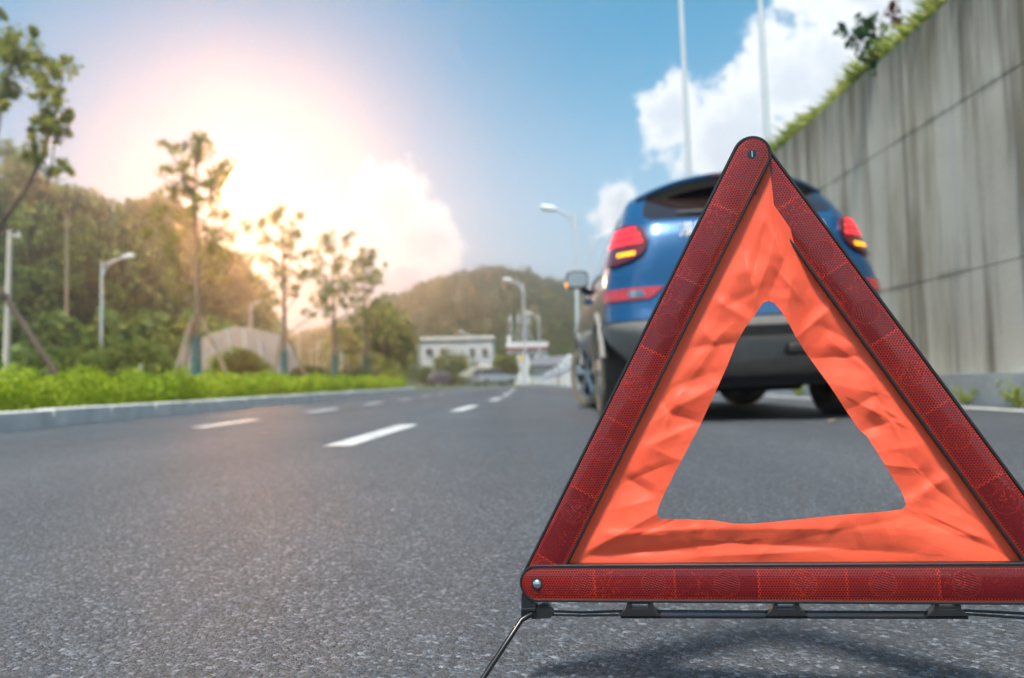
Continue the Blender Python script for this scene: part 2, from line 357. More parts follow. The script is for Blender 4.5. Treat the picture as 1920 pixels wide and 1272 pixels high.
    L(t, M(t, 'ADD', M(t, 'MULTIPLY', M(t, 'MULTIPLY', disc, strp), 0.0003), M(t, 'ADD', M(t, 'MULTIPLY', wn.outputs['Fac'], 0.0006), M(t, 'MULTIPLY', cell, 0.00004))), bp2.inputs['Height']); L(t, bp2.outputs[0], b.inputs['Coat Normal'])
    return m
def fabric_mat():
    m, t, b = new_mat('fluorescent_fabric')
    tc = N(t, 'ShaderNodeTexCoord')
    nz = N(t, 'ShaderNodeTexNoise', inp={'Scale': 14.0, 'Detail': 4.0}); L(t, tc.outputs['Object'], nz.inputs['Vector'])
    c = RAMP(t, nz.outputs['Fac'], [(0.3, (1.0, 0.105, 0.042)), (0.7, (1.0, 0.13, 0.057))])
    L(t, c, b.inputs['Base Color']); b.inputs['Roughness'].default_value = 0.42; b.inputs['Sheen Weight'].default_value = 0.25
    wv = N(t, 'ShaderNodeTexNoise', inp={'Scale': 900.0, 'Detail': 1.0}); L(t, tc.outputs['Object'], wv.inputs['Vector'])
    bp = N(t, 'ShaderNodeBump', inp={'Strength': 0.25, 'Distance': 0.0006}); L(t, wv.outputs['Fac'], bp.inputs['Height']); L(t, bp.outputs[0], b.inputs['Normal'])
    tr = N(t, 'ShaderNodeBsdfTranslucent'); tr.inputs['Color'].default_value = (1.0, 0.14, 0.05, 1)
    mx = N(t, 'ShaderNodeMixShader', inp={0: 0.22}); L(t, b.outputs[0], mx.inputs[1]); L(t, tr.outputs[0], mx.inputs[2])
    L(t, mx.outputs[0], t.nodes['Material Output'].inputs['Surface'])
    return m

MT = dict(
    asphalt=asphalt_mat(), paint=paint_mat(), wall=concrete_wall_mat(), red=reflector_mat(), fabric=fabric_mat(),
    kerb=pmat('kerb_stone', (0.70, 0.68, 0.65), 0.8, var=0.2, scale=3, bump=0.01, bscale=30),
    ledge=pmat('ledge_concrete', (0.36, 0.41, 0.44), 0.75, var=0.22, scale=2.5, bump=0.01, bscale=25),
    soil=pmat('grassy_soil', (0.10, 0.11, 0.045), 0.95, var=0.45, scale=0.6, bump=0.05, bscale=4),
    lawn=pmat('lawn', (0.11, 0.19, 0.05), 0.95, var=0.35, scale=0.5),
    black=pmat('black_plastic', (0.016, 0.016, 0.017), 0.35, var=0.2, scale=40),
    wire=pmat('black_wire', (0.02, 0.02, 0.022), 0.25, metal=0.4, var=0.2, scale=40),
    chrome=pmat('chrome', (0.75, 0.76, 0.78), 0.15, metal=1.0, var=0.05),
    blue=pmat('blue_car_paint', (0.003, 0.070, 0.19), 0.32, metal=0.35, coat=1.0, var=0.06, scale=3),
    clad=pmat('grey_cladding', (0.27, 0.25, 0.23), 0.5, var=0.12, scale=10),
    exhaust=pmat('sooty_steel', (0.06, 0.055, 0.05), 0.35, metal=0.6),
    darkp=pmat('dark_underbody', (0.018, 0.018, 0.019), 0.7, var=0.2, scale=10),
    glass=pmat('tinted_glass', (0.022, 0.012, 0.010), 0.06, coat=0.6, var=0.1),
    mirror=pmat('mirror_glass', (0.35, 0.40, 0.42), 0.05, metal=1.0, var=0.02),
    tyre=pmat('tyre_rubber', (0.085, 0.070, 0.056), 0.85, var=0.3, scale=12),
    dust=pmat('dusty_tyre', (0.24, 0.185, 0.125), 0.9, var=0.3, scale=12),
    rim=pmat('alloy', (0.50, 0.49, 0.48), 0.38, metal=0.7, var=0.05),
    lampred=pmat('red_lens', (0.11, 0.004, 0.008), 0.12, coat=1.0, var=0.1),
    redlit=emis('lit_red', (1.0, 0.025, 0.035), 0.5), amber=emis('lit_amber', (1.0, 0.36, 0.01), 1.0),
    refl=pmat('red_bumper_reflector', (0.42, 0.025, 0.03), 0.25, coat=0.8, var=0.2, scale=20),
    pole=pmat('galvanised_pole', (0.62, 0.64, 0.66), 0.45, metal=0.2, var=0.06, scale=2),
    white=pmat('white_paint', (0.78, 0.78, 0.77), 0.6, var=0.06, scale=2),
    greyw=pmat('grey_render', (0.52, 0.54, 0.57), 0.8, var=0.1, scale=0.6),
    dark=pmat('window_dark', (0.05, 0.055, 0.06), 0.2, var=0.2),
    redtrim=pmat('red_trim', (0.38, 0.08, 0.08), 0.6), greyroof=pmat('grey_roof', (0.16, 0.155, 0.17), 0.8),
    beige=pmat('beige_concrete', (0.34, 0.29, 0.24), 0.85, var=0.15, scale=0.7),
    bark=pmat('bark', (0.12, 0.085, 0.055), 0.9, var=0.35, scale=8), youngbark=pmat('young_bark', (0.24, 0.18, 0.12), 0.9, var=0.3, scale=8), wrap=pmat('green_wrap', (0.03, 0.13, 0.13), 0.8, var=0.25, scale=9),
    stake=pmat('timber_stake', (0.36, 0.27, 0.19), 0.85, var=0.2, scale=8), darkstake=pmat('dark_timber', (0.11, 0.075, 0.055), 0.85, var=0.2, scale=8),
    cpost=pmat('concrete_post', (0.52, 0.47, 0.40), 0.85, var=0.12, scale=3),
    yellow=pmat('yellow_sign', (0.85, 0.55, 0.05), 0.5), dryleaf=pmat('dry_leaf', (0.45, 0.32, 0.2), 0.8, var=0.3, scale=60),
    hillm=pmat('hill_ground', (0.055, 0.065, 0.022), 0.95, var=0.4, scale=0.08),
    suvgrey=pmat('grey_car_paint', (0.42, 0.45, 0.5), 0.3, metal=0.5, coat=0.8), purple=pmat('dark_car_paint', (0.045, 0.035, 0.06), 0.3, metal=0.3, coat=0.8),
    lf_wood=leaf_mat('wood_leaves', (0.055, 0.09, 0.015), (0.13, 0.19, 0.028), (0.29, 0.34, 0.06), 0.4),
    lf_tree=leaf_mat('tree_leaves', (0.12, 0.14, 0.022), (0.27, 0.29, 0.045), (0.42, 0.43, 0.09), 0.55),
    lf_hedge=leaf_mat('hedge_leaves', (0.13, 0.19, 0.012), (0.28, 0.37, 0.02), (0.46, 0.52, 0.05), 0.45),
    lf_hill=leaf_mat('hill_leaves', (0.032, 0.062, 0.012), (0.075, 0.13, 0.022), (0.18, 0.27, 0.05), 0.35, 0.11),
    lf_bush=leaf_mat('bush_leaves', (0.035, 0.050, 0.016), (0.075, 0.095, 0.025), (0.14, 0.16, 0.04), 0.35),
    lf_young=leaf_mat('young_leaves', (0.10, 0.13, 0.02), (0.19, 0.24, 0.04), (0.30, 0.34, 0.07), 0.5),
    grass=leaf_mat('grass_blades', (0.16, 0.20, 0.03), (0.30, 0.36, 0.06), (0.46, 0.46, 0.16), 0.4),
    lf_shrub=leaf_mat('shrub_leaves', (0.02, 0.05, 0.018), (0.04, 0.10, 0.03), (0.08, 0.15, 0.04), 0.35),
    lf_dry=leaf_mat('withered_leaves', (0.10, 0.03, 0.025), (0.17, 0.055, 0.04), (0.22, 0.09, 0.06), 0.35),
)

# ------------------------------------------------------------------ foliage helpers
def rand_dirs(n):
    d = rng.normal(size=(n, 3)); return d / np.linalg.norm(d, axis=1)[:, None]
def leaves(P, size, spread=0.5, flat=0.0):
    """diamond leaf at each point, random orientation"""
    n = len(P); a = rand_dirs(n); b = rand_dirs(n)
    if flat: a[:, 2] *= (1 - flat); b[:, 2] *= (1 - flat); a /= np.linalg.norm(a, axis=1)[:, None]
    b = np.cross(a, b); b /= np.linalg.norm(b, axis=1)[:, None] + 1e-9
    s = size * rng.uniform(1 - spread, 1 + spread, n)[:, None]
    w = 0.55 * s
    V = np.empty((n, 4, 3)); V[:, 0] = P - a * s * .5; V[:, 1] = P + b * w * .5; V[:, 2] = P + a * s * .5; V[:, 3] = P - b * w * .5
    return V
def blob_points(c, r, n, shell=0.35):
    d = rand_dirs(n); rad = rng.uniform(shell, 1, n) ** 0.6
    return np.array(c) + d * rad[:, None] * np.array(r)
def crown_points(c, R, nclump, nleaf, clump=0.33, seed_low=-0.75):
    """clumps spread through an ellipsoid R about c -> points"""
    pts = []
    for i in range(nclump):
        d = rand_dirs(1)[0]
        if d[2] < seed_low: d[2] *= -0.5
        k = rng.uniform(0.35, 1.0) ** 0.5
        cc = np.array(c) + d * k * np.array(R) * (1 - clump * 0.6)
        cr = clump * min(R) * rng.uniform(0.6, 1.25)
        pts.append(blob_points(cc, (cr * 1.25, cr * 1.25, cr * 0.85), nleaf, 0.2))
    return np.concatenate(pts)
def big_tree(name, base, h, R, leafm, nclump, nleaf, lsize, label, group=None, cat='tree', crown_c=None):
    root = empty(name, base); tag(root, label, cat, group)
    c = crown_c or (0, 0, h - R[2])
    tk = MB(); tk.tube([(0, 0, -0.2), (0.05 * h * .3, 0, h * .25), (0, 0.03 * h, h * .5), (c[0] * .8, c[1] * .8, h * .8)], [h * .022, h * .017, h * .013, h * .005], 9)
    for i in range(9):
        w = rng.uniform(0, 2 * PI); z0 = h * rng.uniform(.25, .6)
        e = (c[0] + math.cos(w) * R[0] * .7, c[1] + math.sin(w) * R[1] * .7, min(h * .92, z0 + R[2] * rng.uniform(.3, .9)))
        tk.tube([(0, 0, z0), (e[0] * .45, e[1] * .45, z0 + (e[2] - z0) * .35), e], [h * .009, h * .006, h * .002], 6)
    tk.build('trunk', MT['bark'], root, smooth=True)
    from_quads('crown', leaves(crown_points(c, R, nclump, nleaf), lsize), leafm, root)
    return root

# ------------------------------------------------------------------ ground, road, markings
def shift(Y):                                     # the road bends left beyond 40 m
    return 0.0 if Y < 40 else -((Y - 40) ** 2) / 920
def strip(name, x0, x1, Y0, Y1, z0, z1, mat, step=2.0, kind='structure', curve=True):
    n = max(2, int((Y1 - Y0) / step)); mb = MB(); vs = []; fs = []
    for i in range(n + 1):
        Y = Y0 + (Y1 - Y0) * i / n; s = shift(Y) if curve else 0
        vs += [(x0 + s, Y, z0), (x0 + s, Y, z1), (x1 + s, Y, z1), (x1 + s, Y, z0)]
    for i in range(n):
        a, b = i * 4, i * 4 + 4
        for k in range(4): fs.append((a + k, a + (k + 1) % 4, b + (k + 1) % 4, b + k))
    fs += [(0, 1, 2, 3), (n * 4 + 3, n * 4 + 2, n * 4 + 1, n * 4)]
    mb.add(vs, fs); o = mb.build(name, mat); o['kind'] = kind; return o
g = MB(); g.add([(-1500, -600, -0.03), (1500, -600, -0.03), (1500, 2500, -0.03), (-1500, 2500, -0.03)], [(0, 1, 2, 3)])
tag(g.build('ground', MT['soil']), kind='structure')
r = MB(); vs = []; fs = []; ys = [-40, -10] + [0 + i * 4 for i in range(60)]
for Y in ys: vs += [(-4.0 + shift(Y), Y, 0), (4.32 + shift(Y) + (6 if Y > 60 else 0) * min(1, (Y - 60) / 60), Y, 0)]
for i in range(len(ys) - 1): fs.append((2 * i, 2 * i + 1, 2 * i + 3, 2 * i + 2))
r.add(vs, fs); tag(r.build('road', MT['asphalt']), kind='structure')
# far side road where the hedge ends
r = MB(); r.add([(-60, 33, -0.004), (-3.0, 33, -0.004), (-4, 46, -0.004), (-60, 46, -0.004)], [(0, 1, 2, 3)])
tag(r.build('side_road', MT['asphalt']), kind='structure')
mk = MB()
def dash(mb, x, y0, y1, dx, w=0.15):
    a = Vector((x, y0, 0.004)); d = Vector((dx, 1, 0)).normalized(); n = Vector((d.y, -d.x, 0)) * w / 2; b = a + d * (y1 - y0)
    mb.add([a - n, a + n, b + n, b - n], [(0, 1, 2, 3)])
Y = 4.08
while Y < 34:
    sx = -0.90 + 0.058 * (Y - 4.08) if Y < 16 else -0.21 + 0.058 * (min(Y, 40) - 16) * .3 + shift(Y)
    dash(mk, sx, Y, Y + 2.0, 0.055 if Y < 16 else 0.0, 0.15); Y += 4.62
Y = 6.33
while Y < 60:
    dash(mk, -2.50 + 0.03 * (Y - 6.3) + shift(Y), Y, Y + 1.35, 0.03, 0.13); Y += 3.1
tag(mk.build('lane_marking', MT['paint']), kind='structure')
e = MB(); vs = []; fs = []; ys = [-20 + 4 * i for i in range(30)]
for Y in ys: vs += [(3.72 + .012 * min(Y, 40), Y, 0.004), (3.90 + .012 * min(Y, 40), Y, 0.004)]
for i in range(len(ys) - 1): fs.append((2 * i, 2 * i + 1, 2 * i + 3, 2 * i + 2))
e.add(vs, fs); tag(e.build('edge_line', MT['paint']), kind='structure')
# left kerb laid in stones with open joints
k = MB(); Y = -6.0
while Y < 32.5:
    k.box((-4.09 + random.uniform(-.006, .006), Y + 0.49, 0.075 + random.uniform(-.006, .004)), (0.18, 0.983, 0.17)); Y += 1.0
tag(k.build('kerb', MT['kerb'], bevel=0.012), kind='structure')
strip('verge', -60, -4.18, -30, 33, -0.02, 0.10, MT['soil'], curve=False)

# ------------------------------------------------------------------ retaining wall on the right
WX = 4.5
wr = empty('retaining_wall', (WX, 0, 0)); tag(wr, 'tall grey concrete retaining wall with brown streaks along the right roadside', 'wall')
mb = MB(); J = [0.0, 1.30, 2.98, 4.08]
Yj = [-8, -2.2, 3.3, 8.85, 14.4, 20, 25.5, 31]
for i in range(len(Yj) - 1):
    for j in range(3):
        mb.box((0.25, (Yj[i] + Yj[i + 1]) / 2, (J[j] + J[j + 1]) / 2), (0.5, Yj[i + 1] - Yj[i] - 0.014, J[j + 1] - J[j] - 0.008))
mb.build('wall_face', MT['wall'], wr, bevel=0.006)
cr = MB(); cr.box((0.35, 11.5, 2.0), (0.5, 38.9, 3.9)); cr.build('wall_core', MT['darkp'], wr)
strip('ledge', 4.30, 4.52, -10, 31, -0.02, 0.29, MT['ledge'], curve=False)
# bank above the wall
b = MB(); vs = []; fs = []
for Y in range(-8, 33, 2):
    for i, (x, z) in enumerate(((4.62, 4.06), (5.4, 4.35), (7, 5.0), (12, 6.4))): vs.append((x, Y, z))
for i in range(20):
    for j in range(3): a = i * 4 + j; fs.append((a, a + 1, a + 5, a + 4))
b.add(vs, fs); tag(b.build('bank', MT['lawn']), kind='structure')
n = 42000
gy = rng.uniform(-2, 31, n); gx = 4.58 + rng.uniform(0, 1, n) ** 1.8 * 1.9
gz = np.interp(gx, [4.62, 5.4, 7], [4.06, 4.35, 5.0])
hh = rng.uniform(.07, .24, n) * (1 + .45 * np.sin(gy * 2.1) * np.sin(gy * .7)); lean = rng.normal(0, .12, (n, 2)); lean[:, 0] -= .06
P = np.stack([gx, gy, gz], 1); wv = rand_dirs(n) * .012; wv[:, 2] = 0
V = np.empty((n, 4, 3)); tip = P + np.stack([lean[:, 0], lean[:, 1], hh], 1); midp = P + np.stack([lean[:, 0] * .3, lean[:, 1] * .3, hh * .55], 1)
V[:, 0] = P - wv; V[:, 1] = P + wv; V[:, 2] = tip + wv * .2; V[:, 3] = midp - wv
tag(from_quads('grass', V, MT['grass']), 'long grass growing along the top of the retaining wall', 'grass', kind='stuff')
# shrub with drooping stems on the wall top
base = at(1655, 118, 8.9); base.x = 4.75; base = Vector((4.75, 9.6, 4.12))
sh = empty('shrub', base); tag(sh, 'dark green shrub with a withered reddish stem on top of the concrete wall', 'shrub')
def at_rel(px, py, Y, o): return at(px, py, Y) - Vector(o)
st = MB(); lp = []; dl = []
Ysh = 9.6
for path in ([(1655, 140), (1630, 95), (1612, 60), (1618, 30)], [(1650, 140), (1615, 100), (1600, 70), (1575, 60)], [(1660, 135), (1640, 60), (1632, 30)],
             [(1660, 138), (1655, 90), (1650, 60)]):
    pts = [at_rel(a, c, Ysh - .02 * i, base) for i, (a, c) in enumerate(path)]
    st.tube(pts, [.012, .010, .007, .004][:len(pts)], 6)
    for i in range(1, len(pts)):
        for q in range(19): lp.append(pts[i - 1].lerp(pts[i], random.random()) + Vector(rng.normal(0, .055, 3)))
pts = [at_rel(a, c, Ysh - .05, base) for a, c in ((1662, 120), (1650, 40), (1662, 14), (1676, 18), (1682, 48))]
st.tube(pts, [.010, .008, .006, .005, .003], 6)
for i in range(60): dl.append(pts[3].lerp(pts[4], random.uniform(-.4, 1)) + Vector(rng.normal(0, .03, 3)))
st.build('stem', MT['bark'], sh, smooth=True)
from_quads('leaves', leaves(np.array(lp), .12), MT['lf_shrub'], sh)
from_quads('withered_leaves', leaves(np.array(dl), .09), MT['lf_dry'], sh)
# weeds at the foot of the ledge
def weed(px, Y, s, label):
    o = empty('weed', (4.24, Y, 0)); P = []; stm = MB()
    for i in range(12):
        w = rng.uniform(0, 2 * PI); e = Vector((math.cos(w) * s * .5 - .03, math.sin(w) * s * .9, s * rng.uniform(.4, 1.0)))
        stm.tube([(0, 0, 0), e * .6, e], [.003, .002, .001], 4, False)
        P += [e * random.uniform(.3, 1.05) + Vector(rng.normal(0, s * .07, 3)) for k in range(26)]
    stm.build('stems', MT['lf_young'], o); P = [p for p in P if p.z > 0]
    from_quads('leaves', leaves(np.array([tuple(p) for p in P]), s * .13), MT['grass'], o)
    return tag(o, label, 'weed', 'weeds at the foot of the low concrete ledge')
weed(0, 6.75, .22, 'weed clump by the low ledge at the right edge of the photo')
weed(0, 7.5, .17, 'low weed tuft at the ledge, second from the right edge')
weed(0, 8.1, .20, 'weed tuft at the ledge, just right of the orange triangle')
weed(0, 11.9, .22, 'green weed at the ledge seen through the triangle, under the car')

# ------------------------------------------------------------------ warning triangle
LT = 0.48
A_, B_, C_ = [ray(*q) for q in ((1409, 294), (1011, 1090), (1996, 1090))]
A_, B_, C_ = CAM + A_ * .79480, CAM + B_ * .82421, CAM + C_ * .71600
UU = (C_ - B_).normalized(); NN = UU.cross(A_ - B_).normalized()
if NN.y > 0: NN = -NN
VV = NN.cross(UU)
if VV.z < 0: VV = -VV
tri = empty('warning_triangle', (0.25, 0.78, 0)); tag(tri, 'red reflective warning triangle with orange fabric standing on the asphalt', 'warning triangle')
TO = Vector(tri.location)
def loc(u, v, n): return B_ + UU * u + VV * v + NN * n - TO
def uvpx(px, py):
    d = ray(px, py); t = (B_ - CAM).dot(NN) / d.dot(NN); p = CAM + d * t - B_
    return p.dot(UU), p.dot(VV)
a2 = np.array([(A_ - B_).dot(UU), (A_ - B_).dot(VV)]); b2 = np.array([0., 0.]); c2 = np.array([(C_ - B_).length, 0.])
HW = 0.0187
def stadium(p, q, hw, cap0=True, cap1=True, e0=0.0, e1=0.0, nseg=14):
    d = (q - p) / np.linalg.norm(q - p); n = np.array([-d[1], d[0]]); out = []
    if cap0:
        for k in range(nseg + 1):
            w = PI / 2 + PI * k / nseg; out.append(p + hw * (d * math.cos(w) + n * math.sin(w)))
    else: out += [p - d * e0 + n * hw, p - d * e0 - n * hw]
    if cap1:
        for k in range(nseg + 1):
            w = -PI / 2 + PI * k / nseg; out.append(q + hw * (d * math.cos(w) + n * math.sin(w)))
    else: out += [q + d * e1 - n * hw, q + d * e1 + n * hw]
    return out
def frame_bar(p, q, z0, z1, cap0, cap1, e0=0, e1=0, name='frame_bar'):
    o1 = stadium(p, q, HW, cap0, cap1, e0, e1); o2 = stadium(p, q, HW - .0022, cap0, cap1, e0 - .0022, e1 - .0022)
    o3 = stadium(p, q, HW - .0030, cap0, cap1, e0 - .003, e1 - .003); m = len(o1); mb = MB()
    vs = [loc(*x, z0) for x in o1] + [loc(*x, z1 - .001) for x in o1] + [loc(*x, z1) for x in stadium(p, q, HW - .0008, cap0, cap1, e0 - .0008, e1 - .0008)] + [loc(*x, z1) for x in o2] + [loc(*x, z1 - .0016) for x in o3]
    fs = [tuple(reversed(range(m)))]
    for l in range(4): fs += [(l * m + i, l * m + (i + 1) % m, (l + 1) * m + (i + 1) % m, (l + 1) * m + i) for i in range(m)]
    fs.append(tuple(4 * m + i for i in range(m)))
    mb.add(vs, fs); bar = mb.build(name, MT['black'], tri, smooth=True, angle=30)
    # the red lens, a slightly crowned plate with metre UVs
    d = (q - p) / np.linalg.norm(q - p); nrm = np.array([-d[1], d[0]]); me = bpy.data.meshes.new('reflector')
    hw = HW - .0030; Ltot = np.linalg.norm(q - p); s0 = -hw if cap0 else -(e0 - .003); s1 = Ltot + (hw if cap1 else (e1 - .003))
    ns, nw = 180, 10; vs = []; uvs = []; fs = []
    # sample the cap densely so that its outline is round
    ss = []
    for i in range(ns + 1): ss.append(s0 + (s1 - s0) * i / ns)
    if cap0: ss = [-hw * math.cos(PI / 2 * k / 14) for k in range(14)] + [s for s in ss if s > 0]
    if cap1: ss = [s for s in ss if s < Ltot] + [Ltot + hw * math.sin(PI / 2 * k / 14) for k in range(15)]
    for s in ss:
        w = hw
        if cap0 and s < 0: w = math.sqrt(max(0, hw * hw - s * s))
        if cap1 and s > Ltot: w = math.sqrt(max(0, hw * hw - (s - Ltot) ** 2))
        for j in range(nw + 1):
            t = -1 + 2 * j / nw; xy = p + d * s + nrm * w * t
            vs.append(loc(*xy, z1 - .0014 + .0020 * (1 - (t * w / hw) ** 2))); uvs.append((s, t * w))
    for i in range(len(ss) - 1):
        for j in range(nw):
            a = i * (nw + 1) + j; fs.append((a, a + nw + 1, a + nw + 2, a + 1))
    me.from_pydata([tuple(x) for x in vs], [], fs); me.update()
    ul = me.uv_layers.new(name='UVMap')
    for lp_ in me.loops: ul.data[lp_.index].uv = uvs[lp_.vertex_index]
    bm = bmesh.new(); bm.from_mesh(me); bmesh.ops.recalc_face_normals(bm, faces=bm.faces); bm.normal_update()
    bm.faces.ensure_lookup_table()
    if bm.faces[len(bm.faces) // 2].normal.dot(NN) < 0: bmesh.ops.reverse_faces(bm, faces=bm.faces)
    bm.to_mesh(me); bm.free()
    me.polygons.foreach_set('use_smooth', [True] * len(me.polygons)); me.materials.append(MT['red'])
    ro = bpy.data.objects.new('reflector', me); col.objects.link(ro); ro.parent = bar
    return bar
frame_bar(a2, b2, 0.000, 0.0085, True, False, 0, -.004)       # left bar, over the right one at the top
frame_bar(a2, c2, -0.0085, -0.0002, False, True, -.004, 0)     # right bar
frame_bar(b2, c2, 0.002, 0.0105, True, True)                   # bottom bar
def disc(uv, r, n0, n1, mat, name, dome=0.0, parent=None):
    mb = MB(); prof = [(r, n0), (r, n1), (r * .7, n1 + dome * .55), (r * .35, n1 + dome * .9)]
    seg = 24; vs = []; fs = []
    for (rr, nn) in prof: vs += [loc(uv[0] + rr * math.cos(2 * PI * k / seg), uv[1] + rr * math.sin(2 * PI * k / seg), nn) for k in range(seg)]
    for i in range(len(prof) - 1): fs += [(i * seg + k, i * seg + (k + 1) % seg, (i + 1) * seg + (k + 1) % seg, (i + 1) * seg + k) for k in range(seg)]
    fs.append(tuple((len(prof) - 1) * seg + k for k in range(seg))); fs.append(tuple(reversed(range(seg))))
    return mb.add(vs, fs).build(name, mat, parent or tri, smooth=True, angle=50)
disc(b2, .0062, .009, .0112, MT['black'], 'washer'); disc(b2, .0048, .011, .0122, MT['chrome'], 'rivet', dome=.0022)
disc(a2, .0066, .007, .0090, MT['lampred'], 'washer'); disc(a2, .0042, .009, .0093, MT['black'], 'pivot_hole')
mb = MB(); mb.prism([(a2[0] - .0004, a2[1] - .003), (a2[0] + .0004, a2[1] - .003), (a2[0] + .0004, a2[1] + .003), (a2[0] - .0004, a2[1] + .003)], .0094, .0099, loc); mb.build('pivot_slot', MT['chrome'], tri)

# fluorescent fabric
inner = [(1441, 565), (1430, 569), (1416, 590), (1397, 615), (1380, 645), (1363, 688), (1348, 721), (1316, 791), (1290, 840), (1263, 891), (1244, 929), (1233, 955), (1232, 966), (1238, 972),
         (1290, 973), (1339, 975), (1378, 981), (1407, 981), (1450, 978), (1505, 972), (1600, 963), (1680, 958), (1694, 956), (1701, 948), (1698, 935), (1692, 921), (1675, 895), (1649, 853), (1628, 819),
         (1613, 806), (1581, 759), (1552, 716), (1526, 679), (1492, 632), (1472, 596), (1460, 579), (1451, 569)]
outer_c = [(1441, 296), (1036, 1078), (1955, 1078)]
def loop_sample(pts, n, start=0):
    p = np.array(pts + [pts[0]], float); d = np.r_[0, np.cumsum(np.linalg.norm(np.diff(p, axis=0), axis=1))]
    t = np.linspace(0, d[-1], n, endpoint=False); return np.stack([np.interp(t, d, p[:, 0]), np.interp(t, d, p[:, 1])], 1)
# three limbs: match corner to corner
i_top, i_l, i_r = 0, 12, 23
def seg_s(pts, n): 
    p = np.array(pts, float); d = np.r_[0, np.cumsum(np.linalg.norm(np.diff(p, axis=0), axis=1))]
    t = np.linspace(0, d[-1], n, endpoint=False); return np.stack([np.interp(t, d, p[:, 0]), np.interp(t, d, p[:, 1])], 1)
nL, nB, nR = 190, 200, 210
inn = np.concatenate([seg_s(inner[i_top:i_l + 1], nL), seg_s(inner[i_l:i_r + 1], nB), seg_s(inner[i_r:] + [inner[0]], nR)])
out_ = np.concatenate([seg_s(outer_c[:2], nL), seg_s(outer_c[1:], nB), seg_s([outer_c[2], (1548, 480), (1488, 437), (1451, 385), (1444, 322), outer_c[0]], nR)])
CRE = [  # creases: x0,y0,x1,y1, width px, height mm
    (1322, 552, 1402, 598, 11, 2.2), (1270, 655, 1385, 643, 13, -2.6), (1253, 772, 1345, 722, 12, 2.4), (1253, 772, 1195, 812, 13, 2.4), (1253, 772, 1232, 735, 9, -2.4),
    (1253, 772, 1312, 795, 11, -1.8), (1245, 762, 1280, 735, 8, 2.4), (1238, 830, 1256, 775, 10, 1.8), (1150, 882, 1222, 926, 11, -2.2), (1080, 1045, 1232, 962, 24, 4.0), (1090, 1050, 1235, 985, 16, -2.6),
    (1085, 1050, 1370, 1018, 20, -3.6), (1370, 1018, 1720, 1040, 22, -3.4), (1240, 992, 1690, 990, 40, 3.0), (1180, 1000, 1340, 985, 10, 1.2),
    (1701, 948, 1798, 884, 11, 2.6), (1712, 955, 1872, 1022, 18, 3.0), (1700, 965, 1900, 1048, 20, -2.6), (1675, 790, 1612, 757, 12, 2.6), (1675, 790, 1738, 803, 12, 2.2), (1672, 785, 1642, 742, 9, -2.6), (1690, 785, 1655, 765, 7, 2.0),
    (1675, 790, 1618, 812, 11, -1.8), (1675, 790, 1700, 850, 11, 1.6), (1518, 672, 1648, 666, 13, -2.6), (1492, 634, 1572, 566, 11, 2.2), (1560, 720, 1690, 745, 22, 2.2), (1590, 770, 1660, 735, 11, -1.6),
    (1416, 562, 1458, 428, 12, 2.4), (1440, 560, 1490, 440, 14, -2.2), (1470, 590, 1500, 470, 12, 1.5), (1385, 432, 1428, 372, 13, 2.6), (1372, 450, 1432, 340, 14, -2.4), (1395, 480, 1415, 555, 9, 1.6), (1350, 520, 1440, 500, 30, 1.8),
    (1440, 420, 1480, 520, 11, 1.6), (1295, 600, 1360, 660, 18, 1.6), (1200, 830, 1290, 870, 26, 2.0), (1640, 850, 1760, 830, 30, 1.8), (1130, 960, 1230, 935, 16, 1.8), (1740, 900, 1850, 990, 15, -2.0),
    (1180, 850, 1300, 800, 9, 1.4), (1215, 745, 1330, 700, 9, -1.3), (1290, 690, 1370, 610, 8, 1.2), (1340, 585, 1430, 540, 9, -1.2), (1345, 640, 1290, 720, 8, 1.0), (1170, 905, 1255, 870, 8, -1.2), (1120, 1000, 1225, 1000, 9, 1.3),
    (1100, 1040, 1300, 1035, 8, -1.4), (1300, 1045, 1600, 1030, 8, 1.2), (1500, 1010, 1700, 970, 14, -1.4), (1760, 1000, 1860, 1010, 8, 1.2), (1640, 700, 1560, 640, 8, 1.2), (1540, 610, 1600, 640, 8, -1.1), (1720, 880, 1640, 870, 9, 1.2), (1770, 930, 1710, 860, 8, -1.0), (1500, 560, 1450, 500, 7, 1.0), (1410, 520, 1440, 400, 7, -1.0),
    (1300, 1000, 1300, 980, 9, .8), (1325, 1000, 1323, 980, 7, -.6), (1280, 1000, 1278, 980, 7, -.6)]
def wrinkle(x, y):
    h = 0.0
    for x0, y0, x1, y1, w, a in CRE:
        dx, dy = x1 - x0, y1 - y0; l2 = dx * dx + dy * dy
        t = ((x - x0) * dx + (y - y0) * dy) / l2; tc_ = min(1, max(0, t))
        d = math.hypot(x - x0 - dx * tc_, y - y0 - dy * tc_)
        if d > 4.5 * w: continue
        side = ((x - x0) * dy - (y - y0) * dx) > 0
        ww = w * (0.7 if side else 1.25)
        k = .55 * max(0.0, 1 - d / (2.3 * ww)) + .45 * math.exp(-d / ww)
        h += a * k * (0.55 + .45 * math.sin(PI * min(1, max(0, t))))
    v = Vector((x / 90, y / 90, 3.3)); h += 1.1 * mnoise.noise(v) + 0.22 * mnoise.noise(v * 2.7) + .03 * mnoise.noise(v * 7)
    h += .40 * max(0, 1 - 3.2 * abs(mnoise.noise(Vector((x / 75, y / 75, 9.1))))) + .10 * max(0, 1 - 3.2 * abs(mnoise.noise(Vector((x / 38, y / 38, 4.7)))))
    return h * 0.0015
NR = 44; fv = []; ff = []; nc = len(inn)
